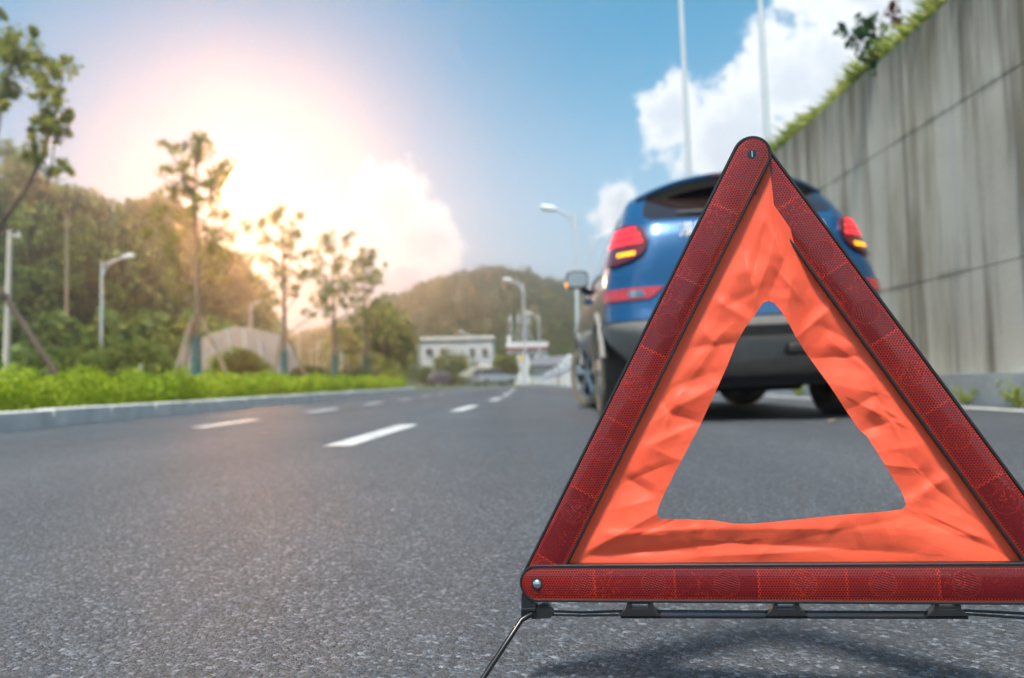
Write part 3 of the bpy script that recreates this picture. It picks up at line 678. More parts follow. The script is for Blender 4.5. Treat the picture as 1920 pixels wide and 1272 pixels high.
for j in range(NR + 1):
    t = j / NR
    for i in range(nc):
        x, y = out_[i] * (1 - t) + inn[i] * t
        u, v = uvpx(x, y); e_ = min(1.0, max(0.0, (t - .16) / .34)); edge = e_ * e_ * (3 - 2 * e_)
        if i < nL: bn = -.0016 + .0024 * max(0, 1 - i / 26)
        elif i < nL + nB: bn = -.0016 - .0077 * max(0, (i - nL - nB + 30) / 30) ** 2
        else: e2 = min(1, max(0, (i - nc + 52) / 26)); bn = -.0093 + .0101 * e2 * e2 * (3 - 2 * e2)
        nn = bn + .0015 * edge + wrinkle(x, y) * edge
        fv.append(loc(u, v, min(nn, bn + .0003) if t < .25 else nn))
for j in range(NR):
    for i in range(nc):
        i2 = (i + 1) % nc; ff.append((j * nc + i, j * nc + i2, (j + 1) * nc + i2, (j + 1) * nc + i))
fb = MB(); fb.add(fv, ff); fo = fb.build('fabric', MT['fabric'], tri, smooth=True, angle=180)
# foot rail, clips and wires
def P3(px, py, n=0.0):
    u, v = uvpx(px, py); return loc(u, v, n)
rl = MB()
rl.prism([uvpx(1165, 1151), uvpx(1812, 1153), uvpx(1812, 1158), uvpx(1165, 1157)], -.006, .006, loc); rail = rl.build('rail', MT['wire'], tri, bevel=.0006)
rw = MB(); rw.tube([P3(1010, 1143, .004), P3(1090, 1147, .003), P3(1170, 1145, .002), P3(1400, 1146, .002), P3(1735, 1147, .002), P3(1810, 1144, .002), P3(1920, 1149, .003), P3(2080, 1152, .003)], .0013, 8)
rw.tube([P3(1010, 1150, .005), P3(1090, 1153, .003), P3(1170, 1152, .003)], .0012, 8)
rw.tube([P3(1810, 1150, .003), P3(1920, 1157, .004), P3(2080, 1160, .003)], .0012, 8); rw.build('support_wire', MT['wire'], tri, smooth=True)
for cx in (1200, 1473, 1772):
    cm = MB()
    cm.prism([uvpx(cx - 22, 1124), uvpx(cx - 17, 1124), uvpx(cx - 15, 1137), uvpx(cx + 15, 1137), uvpx(cx + 17, 1124), uvpx(cx + 22, 1124), uvpx(cx + 26, 1138), uvpx(cx + 40, 1151), uvpx(cx - 40, 1151), uvpx(cx - 26, 1138)], -.004, .009, loc)
    cm.prism([uvpx(cx - 24, 1128), uvpx(cx + 24, 1128), uvpx(cx + 22, 1133), uvpx(cx - 22, 1133)], -.003, .0, loc)
    cm.build('clip', MT['black'], tri, bevel=.0005)
hg = MB(); hg.prism([uvpx(981, 1108), uvpx(1003, 1112), uvpx(1003, 1128), uvpx(1008, 1128), uvpx(1008, 1153), uvpx(980, 1153)], -.002, .009, loc)
hg.prism([uvpx(1008, 1133), uvpx(1020, 1128), uvpx(1028, 1129), uvpx(1042, 1146), uvpx(1034, 1156), uvpx(1000, 1158), uvpx(996, 1150)], .000, .007, loc)
hg.prism([uvpx(981, 1136), uvpx(1008, 1135), uvpx(1008, 1141), uvpx(981, 1141)], .0092, .011, loc); hg.build('hinge', MT['black'], tri, bevel=.0006)
hg = MB(); hg.prism([uvpx(2040, 1128), uvpx(2075, 1128), uvpx(2075, 1165), uvpx(2040, 1165)], -.002, .008, loc); hg.build('hinge', MT['black'], tri, bevel=.0006)
def foot(p0, p1, p2, p3):
    f_ = MB(); f_.tube([p0, p1, p2, p3], .0028, 10); f_.build('foot_wire', MT['wire'], tri, smooth=True)
def below(px, py):      # where a wire in front of the triangle meets the road
    d = ray(px, py); return CAM + d * ((0.0025 - CAM_H) / d.z) - TO
h0 = P3(1002, 1146, .008)
pr = CAM + ray(977, 1163) * .815 - TO
foot(h0, pr, pr.lerp(below(858, 1345), .5), below(858, 1345))
q0 = P3(2058, 1150, .008); foot(q0, q0 + Vector((.01, -.01, -.012)), q0 + Vector((.04, -.05, -.045)), Vector((q0.x + .08, q0.y - .10, .0025)))

# ------------------------------------------------------------------ the blue car
CX, CY = 1.66, 5.40
car = empty('car', (CX, CY, 0)); tag(car, 'blue SUV stopped on the road behind the warning triangle, rear lights lit', 'car')
#       z     rear  front halfw corner
PROF = [(.30, .34, 4.10, .58, .16), (.36, .20, 4.25, .66, .20), (.45, .08, 4.36, .78, .26), (.56, .02, 4.42, .895, .29), (.66, .0, 4.45, .945, .28), (.71, .01, 4.45, .95, .29), (.78, .035, 4.45, .95, .30), (.86, .055, 4.43, .948, .30),
        (.95, .075, 4.38, .942, .30), (1.03, .085, 4.2, .922, .30), (1.10, .10, 3.75, .892, .30), (1.17, .12, 3.45, .864, .30), (1.25, .15, 3.30, .836, .28), (1.33, .19, 3.16, .806, .26), (1.40, .26, 3.02, .778, .24), (1.47, .34, 2.88, .752, .22),
        (1.54, .43, 2.72, .728, .20), (1.60, .52, 2.55, .690, .20), (1.65, .63, 2.36, .64, .22), (1.68, .80, 2.15, .58, .25), (1.70, 1.0, 1.95, .48, .25), (1.706, 1.2, 1.75, .30, .15)]
PA = np.array(PROF)
from bisect import bisect
def prof(z):
    # smooth (Catmull-Rom) interpolation of the profile table
    z = min(max(z, PA[0, 0]), PA[-1, 0]); i = min(max(bisect(list(PA[:, 0]), z) - 1, 0), len(PA) - 2)
    t = (z - PA[i, 0]) / (PA[i + 1, 0] - PA[i, 0]); p1, p2 = PA[i, 1:], PA[i + 1, 1:]
    return p1 + (p2 - p1) * t
BOW = .055
def plan(s, z, off=0.0):
    """point on the body's outline at height z, s = signed distance along the outline from the rear centre"""
    yr, yf, w, rc = prof(z); sg = 1 if s >= 0 else -1; a = abs(s)
    flat = w - rc; arc = rc * PI / 2
    if a <= flat: x, y, nx, ny = a, yr + BOW * (a / w) ** 2, 2 * BOW * a / w / w, -1
    elif a <= flat + arc:
        q = (a - flat) / rc; x = flat + rc * math.sin(q); y = yr + rc - rc * math.cos(q) + BOW * (x / w) ** 2; nx, ny = math.sin(q), -math.cos(q)
    else: x, y, nx, ny = w, yr + rc + BOW + (a - flat - arc), 1, 0
    l = math.hypot(nx, ny); return Vector((sg * (x + nx / l * off), y + ny / l * off, z))
def ring(z, ncap=14):
    yr, yf, w, rc = prof(z); flat = w - rc; arc = rc * PI / 2; pts = []
    S_ = [flat * i / 8 for i in range(8)] + [flat + arc * i / ncap for i in range(ncap)] + [flat + arc]
    side = [plan(s, z) for s in S_]; y0 = side[-1].y; rf = min(.5, (yf - y0) * .4, w * .7)
    for i in range(1, 13): side.append(Vector((w, y0 + (yf - rf - y0) * i / 12, z)))
    for i in range(1, 9): q = PI / 2 * i / 8; side.append(Vector((w - rf * (1 - math.cos(q)), yf - rf + rf * math.sin(q), z)))
    rt = side + [Vector((0, yf, z))]; lf = [Vector((-p.x, p.y, p.z)) for p in reversed(side[1:])]
    return rt + lf
def loft(zs, cap_b, cap_t):
    mb = MB(); R = [ring(z) for z in zs]; m = len(R[0]); vs = [p for r_ in R for p in r_]; fs = []
    for i in range(len(zs) - 1): fs += [(i * m + k, i * m + (k + 1) % m, (i + 1) * m + (k + 1) % m, (i + 1) * m + k) for k in range(m)]
    if cap_b: fs.append(tuple(reversed(range(m))))
    if cap_t: fs.append(tuple((len(zs) - 1) * m + k for k in range(m)))
    return mb.add(vs, fs)
WR, WB = .355, 2.72
AX0 = 1.01                                       # rear axle behind the rear face
def cut(o):
    cb = MB()
    for ya in (AX0, AX0 + WB):
        for sx in (-1, 1): cb.lathe([(.425, sx * .60), (.425, sx * 1.2), (.0001, sx * 1.2), (.0001, sx * .60)], 40, None, (0, ya, WR))
    c = cb.build('cutter', MT['darkp'], car); md = o.modifiers.new('b', 'BOOLEAN'); md.operation = 'DIFFERENCE'; md.object = c; md.solver = 'EXACT'
    bpy.context.view_layer.update(); dg = bpy.context.evaluated_depsgraph_get()
    me = bpy.data.meshes.new_from_object(o.evaluated_get(dg)); o.modifiers.clear(); o.data = me
    bpy.data.objects.remove(c, do_unlink=True)
    try: me.set_sharp_from_angle(angle=math.radians(38))
    except Exception: pass
def zz(a, b, n): return [a + (b - a) * i / n for i in range(n + 1)]
o = loft(zz(.30, .695, 10), True, True).build('bumper_cladding', MT['clad'], car, smooth=True); cut(o)
o = loft(zz(.703, 1.706, 44), True, True).build('body', MT['blue'], car, smooth=True); cut(o)
def patch(rows, off=0.006, th=0.012, n=14):
    """rows: (z, s_left, s_right) bottom to top -> closed plate hugging the body"""
    mb = MB(); vs = []; fs = []; m = len(rows); k = n + 1
    for o_ in (off, off - th):
        for z, s0, s1 in rows: vs += [plan(s0 + (s1 - s0) * i / n, z, o_) for i in range(k)]
    for j in range(m - 1):
        for i in range(n):
            a = j * k + i; fs.append((a, a + 1, a + k + 1, a + k)); a += m * k; fs.append((a + k, a + k + 1, a + 1, a))
    T = m * k
    for i in range(n): fs.append((i + 1, i, T + i, T + i + 1)); a = (m - 1) * k + i; fs.append((a, a + 1, T + a + 1, T + a))
    for j in range(m - 1): a = j * k; fs.append((a, a + k, T + a + k, T + a)); a = j * k + n; fs.append((a + k, a, T + a, T + a + k))
    return mb.add(vs, fs)
# rear window, spoiler, wiper
patch([(1.365, -.60, .60), (1.40, -.645, .645), (1.47, -.635, .635), (1.54, -.60, .60), (1.60, -.56, .56)], .004, .01, 30).build('rear_window', MT['glass'], car, smooth=True)
sp = MB(); vs = []; fs = []; NX = 28
for i in range(NX + 1):
    x = -1 + 2 * i / NX; X = x * .665; q = abs(x) ** 3
    zt = 1.705 - .085 * x * x - .03 * q; yb = .34 + .10 * x * x + .12 * q
    for (yy, z_) in ((yb, zt - .045), (yb - .012, zt - .022), (yb + .02, zt - .004), (yb + .30, zt + .012), (yb + .55, zt + .012), (yb + .40, zt - .05), (yb + .2, zt - .065)): vs.append((X, yy, z_))
for i in range(NX):
    for j in range(7): fs.append((i * 7 + j, i * 7 + (j + 1) % 7, (i + 1) * 7 + (j + 1) % 7, (i + 1) * 7 + j))
fs += [tuple(range(7)), tuple(NX * 7 + j for j in reversed(range(7)))]
spo = sp.add(vs, fs).build('spoiler', MT['blue'], car, smooth=True)
su = MB(); vs = []; fs = []                       # dark underside and high brake lamp
for i in range(NX + 1):
    x = -1 + 2 * i / NX; X = x * .64; q = abs(x) ** 3; zt = 1.705 - .085 * x * x - .03 * q; yb = .34 + .10 * x * x + .12 * q
    vs += [(X, yb + .012, zt - .046), (X, yb + .02, zt - .10), (X, yb + .26, zt - .10), (X, yb + .26, zt - .05)]
for i in range(NX):
    for j in range(4): fs.append((i * 4 + j, i * 4 + (j + 1) % 4, (i + 1) * 4 + (j + 1) % 4, (i + 1) * 4 + j))
su.add(vs, fs + [(0, 1, 2, 3), tuple(NX * 4 + j for j in (3, 2, 1, 0))]).build('spoiler_underside', MT['glass'], car, smooth=True)
hb = MB(); hb.box((-.02, .335, 1.672), (.32, .03, .022)); hb.build('high_brake_light', MT['lampred'], car, bevel=.006)
wp = MB(); wp.tube([plan(.02, 1.385, .03), plan(-.25, 1.405, .03), plan(-.42, 1.41, .028)], [.014, .011, .006], 8); wp.build('wiper', MT['black'], car, smooth=True)
ant = MB(); ant.tube([(.0, 1.15, 1.70), (.0, 1.05, 1.745)], [.02, .006], 8); ant.build('roof_antenna', MT['black'], car, smooth=True)
# tail lights
for sg in (-1, 1):
    def rows(z0, z1, a0, a1, b0, b1, n=8):
        r_ = []
        for i in range(n + 1):
            t = i / n; A = a0 + (a1 - a0) * t; B = b0 + (b1 - b0) * t; r_.append((z0 + (z1 - z0) * t, A, B) if sg > 0 else (z0 + (z1 - z0) * t, -B, -A))
        return r_
    body = [(1.085, .86, 1.02), (1.10, .76, 1.06), (1.13, .685, 1.075), (1.17, .65, 1.07), (1.22, .635, 1.045), (1.27, .645, 1.01), (1.31, .67, .97), (1.335, .72, .925), (1.345, .77, .87)]
    body = body if sg > 0 else [(z, -b_, -a_) for z, a_, b_ in body]
    tl = patch(body, .026, .034).build('tail_light', MT['lampred'], car, smooth=True, angle=30)
    for zc, a_, b_ in ((1.30, .70, .945), (1.255, .68, .98), (1.21, .67, 1.02)):
        patch(rows(zc - .014, zc + .014, a_, a_ + .004, b_, b_ - .01, 3), .0285, .006).build('light_strip', MT['redlit'], tl, smooth=True)
    patch(rows(1.128, 1.150, .73, .72, .86, .86, 4), .0285, .006).build('turn_signal', MT['amber'], tl, smooth=True)
    patch(rows(.845, .925, .66, .56, 1.02, 1.05, 4), .012, .02).build('bumper_reflector', MT['refl'], car, smooth=True)
    patch(rows(.862, .905, .69, .70, .80, .79, 4), .0155, .006).build('reverse_lamp', MT['mirror'], car, smooth=True)
# number-plate garnish, badge, lettering strokes
patch([(.925, -.50, .50), (.945, -.50, .50), (.965, -.49, .49)], .012, .02, 20).build('tailgate_trim', MT['chrome'], car, smooth=True)
patch([(.80, -.30, .30), (.90, -.30, .30)], .006, .012, 8).build('number_plate', MT['blue'], car, smooth=True)
patch([(.715, -.93, .93), (.712, -.93, .93)][::-1] , .004, .01, 30)
def stroke_char(s0, z0, w, h, strokes, th=.011):
    mb = MB()
    for (x0, y0, x1, y1) in strokes:
        p = plan(s0 + x0 * w, z0 + y0 * h, .010); q = plan(s0 + x1 * w, z0 + y1 * h, .010); mb.tube([p, q], th / 2, 6)
    return mb
ch1 = [(.05, .9, .2, .8), (.0, .62, .15, .52), (.02, .02, .2, .35), (.35, .85, .95, .85), (.5, 1, .5, .72), (.8, 1, .8, .72), (.42, .62, .9, .62), (.42, .62, .42, .42), (.9, .62, .9, .42), (.42, .42, .9, .42), (.66, .72, .66, .2), (.32, .25, 1, .25), (.66, .25, .35, 0), (.66, .25, 1, 0)]
ch2 = [(.08, .95, .05, .1), (.05, .1, 0, 0), (.08, .95, .3, .95), (.3, .95, .3, 0), (.08, .66, .3, .66), (.08, .4, .3, .4), (.45, .98, .5, .88), (.9, .98, .82, .88), (.4, .8, 1, .8), (.38, .6, 1, .6), (.65, .98, .42, .38), (.65, .6, 1, .38), (.5, .4, .86, .4), (.86, .4, .86, .26), (.5, .26, .92, .26), (.92, .26, .92, .02), (.5, .4, .5, .26), (.42, .13, .8, .13)]
lt = stroke_char(-.425, 1.215, .095, .105, ch1); l2 = stroke_char(-.315, 1.215, .095, .105, ch2); lt.add(l2.v, l2.f); lt.build('lettering', MT['white'], car)
l3 = stroke_char(.50, 1.235, .045, .055, [(.9, .95, .1, .95), (.1, .95, .1, .55), (.1, .55, .9, .5), (.9, .5, .9, .05), (.9, .05, .1, .05)], .010); l3.build('lettering', MT['white'], car)
bd = MB(); bd.lathe([(.055, -.006), (.062, 0), (.055, .006), (.048, 0)], 28, Matrix.Rotation(PI / 2, 3, 'Z'), plan(-.40, 1.03, .012)); bd.build('badge', MT['chrome'], car, smooth=True)
# seams, lower bumper, tow recess, exhausts, underbody
patch([(.694, -1.05, 1.05), (.704, -1.05, 1.05)], .003, .006, 40).build('bumper_seam', MT['darkp'], car)
patch([(.56, -.56, .56), (.60, -.60, .60), (.635, -.61, .61)], .003, .006, 30).build('bumper_recess', MT['darkp'], car)
patch([(.40, -.50, .50), (.47, -.54, .54), (.545, -.56, .56)], .022, .03, 30).build('skid_plate', MT['clad'], car, smooth=True)
for sx in (-1, 1):
    eb = MB(); eb.box((sx * .32, .05, .47), (.24, .14, .085)); eb.build('exhaust_tip', MT['exhaust'], car, bevel=.028)
ub = MB(); ub.box((0, 2.2, .30), (1.5, 3.6, .16)); ub.tube([(-.5, .75, .30), (.5, .75, .30)], .12, 14); ub.box((0, .52, .31), (1.3, .30, .10)); ub.build('underbody', MT['darkp'], car, bevel=.02)
for ya in (AX0, AX0 + WB):
    for sx in (-1, 1):
        wl = MB(); 
        vs = []; fs = []
        for i in range(21):
            w = PI * (.16 + .68 * i / 20)
            for rr, xx in ((.424, .56), (.424, .925), (.414, .925), (.414, .56)): vs.append((sx * xx, ya + rr * math.cos(w), WR + rr * math.sin(w)))
        for i in range(20):
            for j in range(4): fs.append((i * 4 + j, i * 4 + (j + 1) % 4, i * 4 + 4 + (j + 1) % 4, i * 4 + 4 + j))
        wl.add(vs, fs); wl.box((sx * .56, ya, .60), (.03, .7, .36)); wl.build('wheel_well', MT['darkp'], car, smooth=True)
        # arch cladding lip
        al = MB(); vs = []; fs = []; NS = 26
        for i in range(NS + 1):
            w = .02 * PI + .90 * PI * i / NS
            for rr, xx in ((.42, .90), (.42, .962), (.475, .966), (.49, .935)): vs.append((sx * xx, ya + rr * math.cos(w), WR + rr * math.sin(w)))
        for i in range(NS):
            for j in range(4): fs.append((i * 4 + j, i * 4 + (j + 1) % 4, i * 4 + 4 + (j + 1) % 4, i * 4 + 4 + j))
        al.add(vs, fs).build('arch_cladding', MT['clad'], car, smooth=True)
# side windows, pillars, mirrors
for sg in (-1, 1):
    mb = MB(); rowz = [1.13, 1.22, 1.31, 1.40, 1.49, 1.56]
    yb0 = [1.05, .98, .93, .92, .95, 1.02]; yb1 = [3.30, 3.2, 3.05, 2.85, 2.65, 2.48]; vs = []; fs = []
    for off in (.005, -.01):
        for z, y0, y1 in zip(rowz, yb0, yb1):
            w = prof(z)[2]; vs += [(sg * (w + off), y0 + (y1 - y0) * i / 10, z) for i in range(11)]
    for j in range(5):
        for i in range(10): a = j * 11 + i; fs.append((a, a + 1, a + 12, a + 11))
    mb.add(vs, fs).build('side_window', MT['glass'], car, smooth=True)
    mr = MB(); vs = []; fs = []
    for yy, sc in ((2.98, 1.0), (3.05, 1.03), (3.14, .85), (3.2, .5)):
        for k in range(20):
            w = 2 * PI * k / 20; cx_, cz_ = math.cos(w), math.sin(w)
            ex = abs(cx_) ** .55 * (1 if cx_ > 0 else -1); ez = abs(cz_) ** .55 * (1 if cz_ > 0 else -1)
            vs.append((sg * (.97 + ex * .115 * sc), yy, 1.30 + ez * .088 * sc))
    for i in range(3): fs += [(i * 20 + k, i * 20 + (k + 1) % 20, (i + 1) * 20 + (k + 1) % 20, (i + 1) * 20 + k) for k in range(20)]
    fs += [tuple(range(20)), tuple(60 + k for k in range(20))]
    mr.add(vs, fs); mr.tube([(sg * .84, 3.1, 1.17), (sg * .93, 3.08, 1.22)], .03, 8)
    mo = mr.build('wing_mirror', MT['darkp'], car, smooth=True)
    mg = MB(); vs = []
    for k in range(20):
        w = 2 * PI * k / 20; cx_, cz_ = math.cos(w), math.sin(w)
        vs.append((sg * (.97 + abs(cx_) ** .55 * (1 if cx_ > 0 else -1) * .102), 2.976, 1.30 + abs(cz_) ** .55 * (1 if cz_ > 0 else -1) * .076))
    mg.add(vs, [tuple(range(20))]).build('mirror_glass', MT['mirror'], mo)
    ml = MB(); ml.box((sg * 1.08, 3.0, 1.245), (.02, .06, .04)); ml.build('mirror_signal', MT['amber'], mo, bevel=.006)
    dh = MB(); dh.tube([(sg * .93, 1.9, 1.02), (sg * .965, 1.95, 1.02), (sg * .965, 2.1, 1.02), (sg * .93, 2.15, 1.02)], .014, 8); dh.build('door_handle', MT['blue'], car, smooth=True)
def wheel(x, y, sg, steer):
    wroot = MB(); R3 = Matrix.Rotation(steer, 3, 'Z')
    tp = [(.245, -.10), (.30, -.118), (.335, -.112), (.352, -.09)]
    for gx in (-.055, -.018, .018, .055): tp += [(.355, gx - .006), (.343, gx - .005), (.343, gx + .005), (.355, gx + .006)]
    tp += [(.352, .09), (.335, .112), (.30, .118), (.245, .10)]
    t = MB(); t.lathe(tp, 48, R3, (0, 0, 0)); to = t.build('wheel', MT['tyre'], car, smooth=True, angle=30); to.location = (x, y, WR)
    sw = MB(); sw.lathe([(.25, sg * .108), (.30, sg * .1205), (.336, sg * .1145), (.349, sg * .094), (.336, sg * .112), (.30, sg * .117)], 48, R3); sw.build('sidewall', MT['dust'], to, smooth=True)
    rm = MB(); rm.lathe([(.25, -.10), (.25, .10), (.232, .09), (.225, 0), (.232, -.09)], 40, R3); rm.lathe([(.07, sg * .03), (.07, sg * .085), (.0001, sg * .095), (.0001, sg * .03)], 20, R3)
    for k in range(5):
        w = 2 * PI * k / 5 + .3
        for d_ in (-.13, .13):
            a_ = Vector((sg * .075, .05 * math.cos(w), .05 * math.sin(w))); b_ = Vector((sg * .085, .238 * math.cos(w + d_), .238 * math.sin(w + d_)))
            rm.tube([R3 @ a_, R3 @ b_], [.028, .02], 6)
    rm.build('rim', MT['rim'], to, smooth=True)
    bk = MB(); bk.lathe([(.22, -.03), (.22, .0), (.0001, .0), (.0001, -.03)], 30, R3); bk.build('brake_disc', MT['darkp'], to)
TRK = .80
wheel(-.845, AX0, -1, 0); wheel(.845, AX0, 1, 0)
wheel(-TRK, AX0 + WB, -1, math.radians(26)); wheel(TRK, AX0 + WB, 1, math.radians(26))
for ch in car.children:                           # the body leans a little on its springs
    if not ch.name.startswith('wheel') or ch.name.startswith('wheel_well'): ch.rotation_euler = (0, -math.radians(1.1), 0); ch.location.z += .005

for ch in car.children_recursive:                 # a slightly taller greenhouse
    if ch.type == 'MESH' and not ch.name.startswith(('tyre', 'rim', 'brake')):
        bz_ = 0.0 if ch.location.z < .1 else ch.location.z
        for v in ch.data.vertices:
            q_ = min(1, max(0, (v.co.z + bz_ - .98) / .27)); v.co.z += .048 * q_ * q_ * (3 - 2 * q_)
car.scale = (1.045, 1, 1.03); car.rotation_euler = (0, 0, math.radians(-1.6))
# small litter on the road
def litter(px, py, s, mat, label, cat='leaf', name='fallen_leaf'):
    p = gnd(px, py); mb = MB(); vs = []; fs = []
    for i in range(9):
        t = i / 8; w = s * .35 * math.sin(PI * t) + .001
        for k in (-1, 0, 1): vs.append((s * (t - .5), k * w, .004 + s * .12 * abs(k) * math.sin(PI * t) + s * .10 * t * t))
    for i in range(8):
        for k in range(2): a = i * 3 + k; fs.append((a, a + 1, a + 4, a + 3))
    o = mb.add(vs, fs).build(name, mat, smooth=True); o.location = p; o.rotation_euler = (0, 0, random.uniform(-.4, .4)); tag(o, label, cat, 'fallen leaves on the asphalt')
litter(1562, 792, .075, MT['dryleaf'], 'dry tan leaf on the asphalt seen through the triangle behind the car')
litter(631, 987, .012, MT['redtrim'], 'tiny reddish leaf on the asphalt left of the triangle')
litter(494, 818, .05, MT['dryleaf'], 'small pale leaf between the lane dashes left of the triangle')
litter(736, 960, .010, MT['white'], 'tiny pale scrap on the asphalt just left of the triangle', 'scrap', 'paper_scrap')

# ------------------------------------------------------------------ street lamps
def lamp(px, ytop, Y, h, side, label, tilt=0.0):
    b = at(px, 720, Y); b.z = 0
    top = at(px, ytop, Y).z
    o = empty('street_lamp', b); k = top / 8.0
    p = MB(); p.tube([(0, 0, 0), (0, 0, 4.0 * k), (0, 0, 8.0 * k)], [.11 * k, .09 * k, .065 * k], 12); p.tube([(0, 0, 0), (0, 0, .5 * k)], .14 * k, 12); p.build('pole', MT['pole'], o, smooth=True)
    q = side * (.78 if side > 0 else .55)
    a = MB(); a.tube([(0, 0, 7.1 * k), (q * .35 * k, 0, 7.7 * k), (q * 1.0 * k, 0, 8.05 * k), (q * 1.6 * k, 0, 8.25 * k)], .045 * k, 8)
    a.tube([(0, 0, 7.85 * k), (q * .8 * k, 0, 8.05 * k), (q * 1.6 * k, 0, 8.28 * k)], .04 * k, 8); a.build('arm', MT['pole'], o, smooth=True)
    hd = MB(); R3 = Matrix.Rotation(-side * .16, 3, 'Y'); hd.lathe([(.0001, 0), (.10 * k, .05 * k), (.16 * k, .35 * k), (.15 * k, .62 * k), (.06 * k, .80 * k), (.0001, .82 * k)], 14, R3 @ Matrix.Scale(side, 3, Vector((1, 0, 0))), (q * 1.5 * k, 0, 8.25 * k))
    hd.build('lamp_head', MT['white'], o, smooth=True)
    return tag(o, label, 'street lamp', 'street lamps along the road')
lamp(190, 492, 47, 8, 1, 'white street lamp in front of the wood, left of the beige concrete panel')
lamp(470, 567, 70, 8, 1, 'white street lamp rising behind the round bush at the left')
lamp(561, 602, 80, 8, 1, 'grey street lamp among the staked young trees')
lamp(596, 640, 90, 8, 1, 'small far street lamp, left one of a close pair between young trees')
lamp(583, 655, 98, 8, 1, 'faintest far street lamp beside the close pair between young trees')
lamp(985, 532, 62, 8, -1, 'tallest white street lamp standing before the white house')
lamp(1013, 592, 76, 8, -1, 'shorter street lamp directly behind the white house sign')
lamp(881, 626, 84, 8, -1, 'slim street lamp in front of the grey two storey building')
lamp(786, 648, 92, 8, -1, 'far street lamp at the end of the hedge, left of the grey building')
lamp(1086, 402, 40, 8, -1, 'street lamp just left of the blue car, arm pointing left')
lamp(1114, 442, 52, 8, 1, 'street lamp half hidden by the blue car, arm pointing right')
def tall_pole(px0, py0, px1, Y, label):
    b = at(px0, 707, Y); b.z = 0.28; o = empty('light_pole', b); b = Vector(b)
    t = at(px1, -250, Y) - b
    p = MB(); p.tube([(0, 0, 0), t * .5, t], [.085, .07, .05], 12); p.tube([(0, 0, 0), (0, 0, .3)], .12, 12); p.build('pole', MT['pole'], o, smooth=True)
    h = MB(); h.tube([t, t + Vector((-1.2, 0, .4))], .04, 8); h.build('arm', MT['pole'], o); return tag(o, label, 'light pole', 'tall poles beside the wall')
tall_pole(1311, 330, 1264, 20, 'tall slim pole rising above the roof of the blue car')
tall_pole(1462, 260, 1412, 17, 'tall slim pole rising behind the tip of the warning triangle')

# ------------------------------------------------------------------ hedge and bush along the left kerb
n = 70000
hy = rng.uniform(0, 1, n) ** 1.5 * 30 + 2.5; hx = -4.28 - rng.uniform(0, 1, n) * 1.1
top = .36 + .07 * np.sin(hy * 3.1) + .05 * np.sin(hy * 7.7 + 1) + .05 * np.sin(hx * 9 + hy * 5)
hz = .10 + rng.uniform(0, 1, n) ** .7 * top
m_ = rng.uniform(0, 1, n) < .06; hz[m_] += rng.uniform(0, .10, m_.sum())
sc = np.clip(.035 + hy * .0022, .04, .09)
V = leaves(np.stack([hx, hy, hz], 1), 1.0, .4); ctr = V.mean(1, keepdims=True); V = ctr + (V - ctr) * sc[:, None, None]
hd = empty('hedge', (-4.8, 17, .1)); tag(hd, 'bright yellow green clipped hedge behind the left kerb', 'hedge')
V -= np.array([-4.8, 17, .1]); from_quads('foliage', V, MT['lf_hedge'], hd)
stems = MB()
for i in range(0): yy = -14 + i * .48; stems.tube([(random.uniform(-.3, .3), yy, 0), (random.uniform(-.3, .3), yy, .35)], .012, 5)

def bush(px, ytop, Y, wpx, label, mat, name='bush', n=60, nl=60, group=None):
    t = at(px, ytop, Y); w = wpx / F_PX * Y / 2; o = empty(name, (t.x, Y, 0)); h = t.z
    s_ = MB()
    for i in range(6): a = i * PI / 3; s_.tube([(0, 0, 0), (math.cos(a) * w * .4, math.sin(a) * w * .4, h * .6)], [h * .03, h * .012], 6)
    s_.build('stems', MT['bark'], o)
    pts = crown_points((0, 0, h * .5), (w, w * .8, h * .5), n, nl, .42, -1); pts = pts[pts[:, 2] > .02]
    from_quads('foliage', leaves(pts, max(.05, h * .075)), mat, o)
    return tag(o, label, 'bush', group)
bush(443, 648, 34, 120, 'rounded clipped bush between two staked trees, before the beige concrete panel', MT['lf_tree'], n=110, nl=110)
bush(255, 632, 30, 160, 'dark bush in front of the street lamp at the left', MT['lf_wood'], n=80, nl=80)
bush(110, 640, 28, 180, 'broad bush behind the dark leaning pole at the left', MT['lf_wood'], n=80, nl=80)
bush(580, 680, 44, 90, 'low reddish bush between the second and third staked trees', MT['lf_bush'])
bush(672, 682, 42, 100, 'low green bush just left of the last staked tree', MT['lf_bush'])
bush(735, 690, 40, 70, 'low bush at the far end of the hedge', MT['lf_tree'])
bush(850, 652, 88, 92, 'dark rounded bush in front of the grey two storey building', MT['lf_wood'], n=60, nl=60)
bush(803, 684, 90, 60, 'low dark bush at the left foot of the grey two storey building', MT['lf_wood'])
bush(898, 678, 90, 46, 'low bush at the right foot of the grey two storey building', MT['lf_wood'])
bush(945, 655, 78, 60, 'green bush beside the white house, behind the pale shed roof', MT['lf_wood'])

